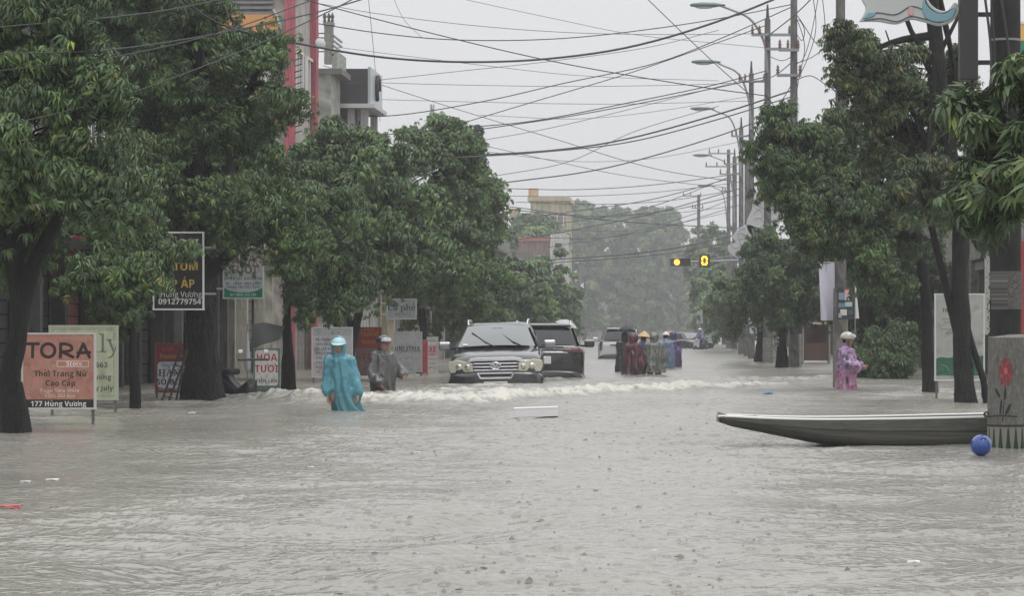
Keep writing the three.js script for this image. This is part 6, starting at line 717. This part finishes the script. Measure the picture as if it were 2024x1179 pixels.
// ---------------------------------------------------------------- boat, ball and floating things
{
  const d = 25.75, x0 = px(1419, d), L = 4.3, t = thing('sampan_boat', 'long grey flat-bottomed boat moored behind the painted pole', 'boat', [x0, 0, -d], 0.03), hull = mat(0.12, 0.12, 0.1, 0.45, { bumpMap: tex(stain, 4, 1), bumpScale: 0.004 });
  // stations: along x, half width, floor height, gunwale height
  const S = [[0, 0.13, 0.185, 0.235], [0.12, 0.2, 0.145, 0.235], [0.4, 0.27, 0.09, 0.222], [0.85, 0.35, -0.0, 0.212], [1.4, 0.4, -0.07, 0.215], [2.4, 0.44, -0.09, 0.235], [3.4, 0.4, -0.07, 0.255], [4.0, 0.32, 0.02, 0.27], [L, 0.24, 0.1, 0.28]];
  const at2 = (u) => { const k = u * (S.length - 1), i = Math.min(S.length - 2, k | 0), f = k - i; return S[i].map((v, j) => lerp(v, S[i + 1][j], f)); };
  const shell = (inset) => grid((u, v) => { const [x, w, f, g] = at2(v), a = u * 4, W = w - inset; const P = a < 1 ? [W, lerp(g, f + 0.07 + inset, a)] : a < 1.5 ? [lerp(W, W * 0.72, (a - 1) * 2), lerp(f + 0.07 + inset, f + inset, (a - 1) * 2)] : a < 2.5 ? [lerp(W * 0.72, -W * 0.72, a - 1.5), f + inset] : a < 3 ? [lerp(-W * 0.72, -W, (a - 2.5) * 2), lerp(f + inset, f + 0.07 + inset, (a - 2.5) * 2)] : [-W, lerp(f + 0.07 + inset, g, a - 3)]; return [x, P[1], P[0]]; }, 16, 40);
  part('hull', shell(0), mat(0.095, 0.093, 0.078, 0.5, { map: tex(stain, 5, 1), bumpMap: tex(stain, 7, 2), bumpScale: 0.004, side: THREE.DoubleSide }), t); part('inner_skin', shell(0.02), mat(0.2, 0.2, 0.18, 0.6, { side: THREE.DoubleSide }), t);
  for (const s of [-1, 1]) { part('gunwale', tube(S.map(([x, w, f, g]) => V(x, g + 0.004, s * w)), 0.012, 0.012, 40, 6).scale(1, 1, 1), mat(0.75, 0.76, 0.74, 0.4), t); part('strake', grid((u, v) => { const [x, w, f, g] = at2(v), top = g - 0.01, bot = lerp(g, f, 0.36); return [x, lerp(top, bot, u), s * (w + 0.012 - 0.004 * u)]; }, 3, 40), mat(0.14, 0.14, 0.12, 0.45, { map: tex(stain, 1, 6), side: THREE.DoubleSide }), t); }
  part('transom', box(0.02, 0.05, 0.26, -0.0, 0.21, 0, 0.004).rotateZ(0), mat(0.2, 0.2, 0.18, 0.5), t); part('bow_deck', box(0.35, 0.012, 0.36, 0.19, 0.232, 0), mat(0.16, 0.16, 0.14, 0.5), t);
  for (const x of [1.3, 2.3, 3.3]) part('thwart', box(0.2, 0.025, 0.72, x, 0.16, 0), mat(0.3, 0.26, 0.2, 0.7), t);
  solo('mooring_rope', [tube([at(1946, 818, 25.0), at(1950, 824, 24.84), at(1975, 822, 24.78), at(2010, 824, 24.78)], 0.008, 0.008, 12, 6), new THREE.TorusGeometry(0.02, 0.008, 6, 12).translate(...at(1949, 820, 24.9).toArray())], mat(0.04, 0.04, 0.04, 0.8), 'short dark rope tying the boat to the painted pole', 'rope');
}
{
  const p = at(1939, 881, 23.3), t = thing('ball', 'shiny blue plastic ball floating by the foot of the painted pole', 'ball', [p.x, p.y, p.z]); part('skin', new THREE.SphereGeometry(0.09, 40, 28), mat(0.012, 0.06, 0.32, 0.18, { clearcoat: 1, clearcoatRoughness: 0.1 }), t); for (const q of [0, 1.05, 2.1]) part('seam', new THREE.TorusGeometry(0.0903, 0.0012, 4, 60).rotateY(q), mat(0.02, 0.1, 0.36, 0.3), t); part('valve', new THREE.CylinderGeometry(0.006, 0.006, 0.004, 10).translate(0, 0.09, 0), mat(0.3, 0.32, 0.35, 0.4), t);
}
const foamMat = mat(0.72, 0.71, 0.72, 0.7, { bumpMap: tex(stain, 2, 1), bumpScale: 0.003 });
{ const d = 33.6, t = thing('foam_block', 'long white polystyrene block floating in mid water', 'foam block', [px(1060, d), 0.0, -d], 0.05); t.rotation.z = 0.03; part('slab', box(0.53, 0.1, 0.22, 0, 0.045, 0, 0.008), foamMat, t); part('lid', box(0.535, 0.018, 0.225, 0, 0.104, 0, 0.005), mat(0.8, 0.8, 0.8, 0.7), t); }
const bits = 'white scraps floating on the water';
const scrap = (name, p, q, d0, w, h, c, label, cat, turn = 0) => { const d = d0 ?? FOCAL / (q - VPY), t = solo(name, [box(w, h, w * 0.35, 0, 0, 0, h * 0.3).rotateZ(0.05), box(w * 0.5, h * 0.8, w * 0.25, w * 0.2, h * 0.3, 0.02, h * 0.25).rotateZ(-0.2)], mat(...c, 0.6), label, cat, bits); t.position.set(px(p, d), 0.008 + waveAt(px(p, d), -d)[0] * 0.5, -d); t.rotation.y = turn; return t; };
scrap('floating_tray', 1805, 1113, null, 0.055, 0.012, [0.75, 0.75, 0.74], 'white foam tray floating at the bottom right', 'litter', 0.15);
scrap('floating_stick', 1293, 1084, null, 0.026, 0.005, [0.7, 0.7, 0.68], 'small white stick floating at the bottom centre', 'litter', 0.5);
scrap('floating_wrapper', 615, 923, null, 0.05, 0.008, [0.7, 0.7, 0.7], 'tiny white wrapper left of the water centre', 'litter');
scrap('floating_wrapper', 105, 950, null, 0.09, 0.01, [0.7, 0.7, 0.69], 'white wrapper near the left edge', 'litter');
scrap('floating_wrapper', 52, 955, null, 0.07, 0.01, [0.6, 0.6, 0.58], 'white wrapper closest to the left edge', 'litter');
scrap('floating_wrapper', 380, 816, null, 0.09, 0.015, [0.7, 0.7, 0.68], 'white wrapper drifting below the thick-trunked tree', 'litter');
scrap('floating_cup', 825, 893, null, 0.06, 0.012, [0.65, 0.65, 0.63], 'pale cup floating below the bow wave', 'litter');
scrap('floating_bag', 1518, 778, null, 0.16, 0.03, [0.08, 0.2, 0.45], 'small blue plastic bag floating near the foot of the wave', 'litter');
scrap('floating_board', 10, 1001, null, 0.2, 0.012, [0.5, 0.16, 0.16], 'flat red scrap floating at the left edge', 'litter');
scrap('floating_twig', 55, 853, null, 0.06, 0.02, [0.12, 0.14, 0.03], 'clump of green leaves at the foot of the forked trunk', 'litter');
// ladder leaning on the thick trunk
{
  const d = 41.2, t = thing('ladder', 'dark folding ladder leaning beside the thick trunk', 'ladder', [px(340, d), 0, -d]), A = (p, q, z = 0) => { const v = at(p, q, d); return V(v.x - px(340, d), v.y, z); }, m = mat(0.03, 0.03, 0.03, 0.6);
  for (const [a, b, z] of [[[318, 800], [358, 690], 0], [[332, 802], [372, 694], 0.02], [[345, 800], [366, 690], -0.12]]) part('rail', bar(A(...a, z), A(...b, z), 0.017, 6), m, t);
  for (let k = 0; k < 6; k++) { const f = 0.15 + k * 0.14; part('rung', bar(A(lerp(318, 358, f), lerp(800, 690, f)), A(lerp(332, 372, f), lerp(802, 694, f), 0.02), 0.011, 6), m, t); }
  for (const z of [0, 0.02]) part('rail_foot', bar(A(318, 800, z), A(304, 838, z), 0.017, 6), m, t);
}
// folded parasols and tarpaulin under the trees
{
  const d = 47.3, t = thing('folded_parasol', 'closed pale parasol among the stems left of the white flower sign', 'parasol', [px(490, d), WALK, -d]), Y = (p) => py(p, d) - WALK;
  part('cloth', new THREE.LatheGeometry([[0.01, Y(735)], [0.05, Y(730)], [0.045, Y(700)], [0.02, Y(670)], [0.01, Y(650)]].map((p) => new THREE.Vector2(...p)), 12), mat(0.4, 0.4, 0.43, 0.7), t); part('pole', bar(V(0, 0, 0), V(0, Y(640), 0), 0.014), steel, t);
  const s = thing('parked_scooter', 'dark parked scooter under the trees beside the flower sign', 'scooter', [px(470, 46.2), WALK, -46.2], 0.9), dk = mat(0.02, 0.02, 0.024, 0.35); part('body', loft([[0.35, 0.12, 0.3, 0.7], [0.1, 0.14, 0.26, 0.55], [-0.3, 0.17, 0.3, 0.76], [-0.75, 0.12, 0.5, 0.82]], section), dk, s); part('seat', box(0.26, 0.1, 0.7, 0, 0.84, -0.4, 0.04), tyreMat, s); part('handlebar', bar(V(-0.32, 1.04, 0.38), V(0.32, 1.04, 0.38), 0.02), dk, s); for (const q of [-1, 1]) part('mirror', box(0.1, 0.06, 0.02, q * 0.28, 1.18, 0.38, 0.01), chrome, s); for (const z of [0.62, -0.62]) part('wheel', new THREE.TorusGeometry(0.22, 0.05, 8, 20).rotateY(Math.PI / 2).translate(0, 0.27, z), tyreMat, s);
  const p = thing('tarpaulin', 'dark slanting tarpaulin stretched above the white flower sign', 'tarpaulin', [px(528, 48.2), py(670, 48.2), -48.2]); part('sheet', grid((u, v) => [(u - 0.5) * 0.55, (v - 0.5) * 0.5 + u * 0.28 * (1 - v) + 0.03 * Math.sin(u * 5), (0.5 - v) * 0.5], 10, 8), mat(0.025, 0.026, 0.026, 0.6, { side: THREE.DoubleSide }), p); part('stay', bar(V(0.24, 0.3, -0.2), V(0.34, 0.62, -0.3), 0.01), darkMetal, p);
}
renderer.render(scene, camera);
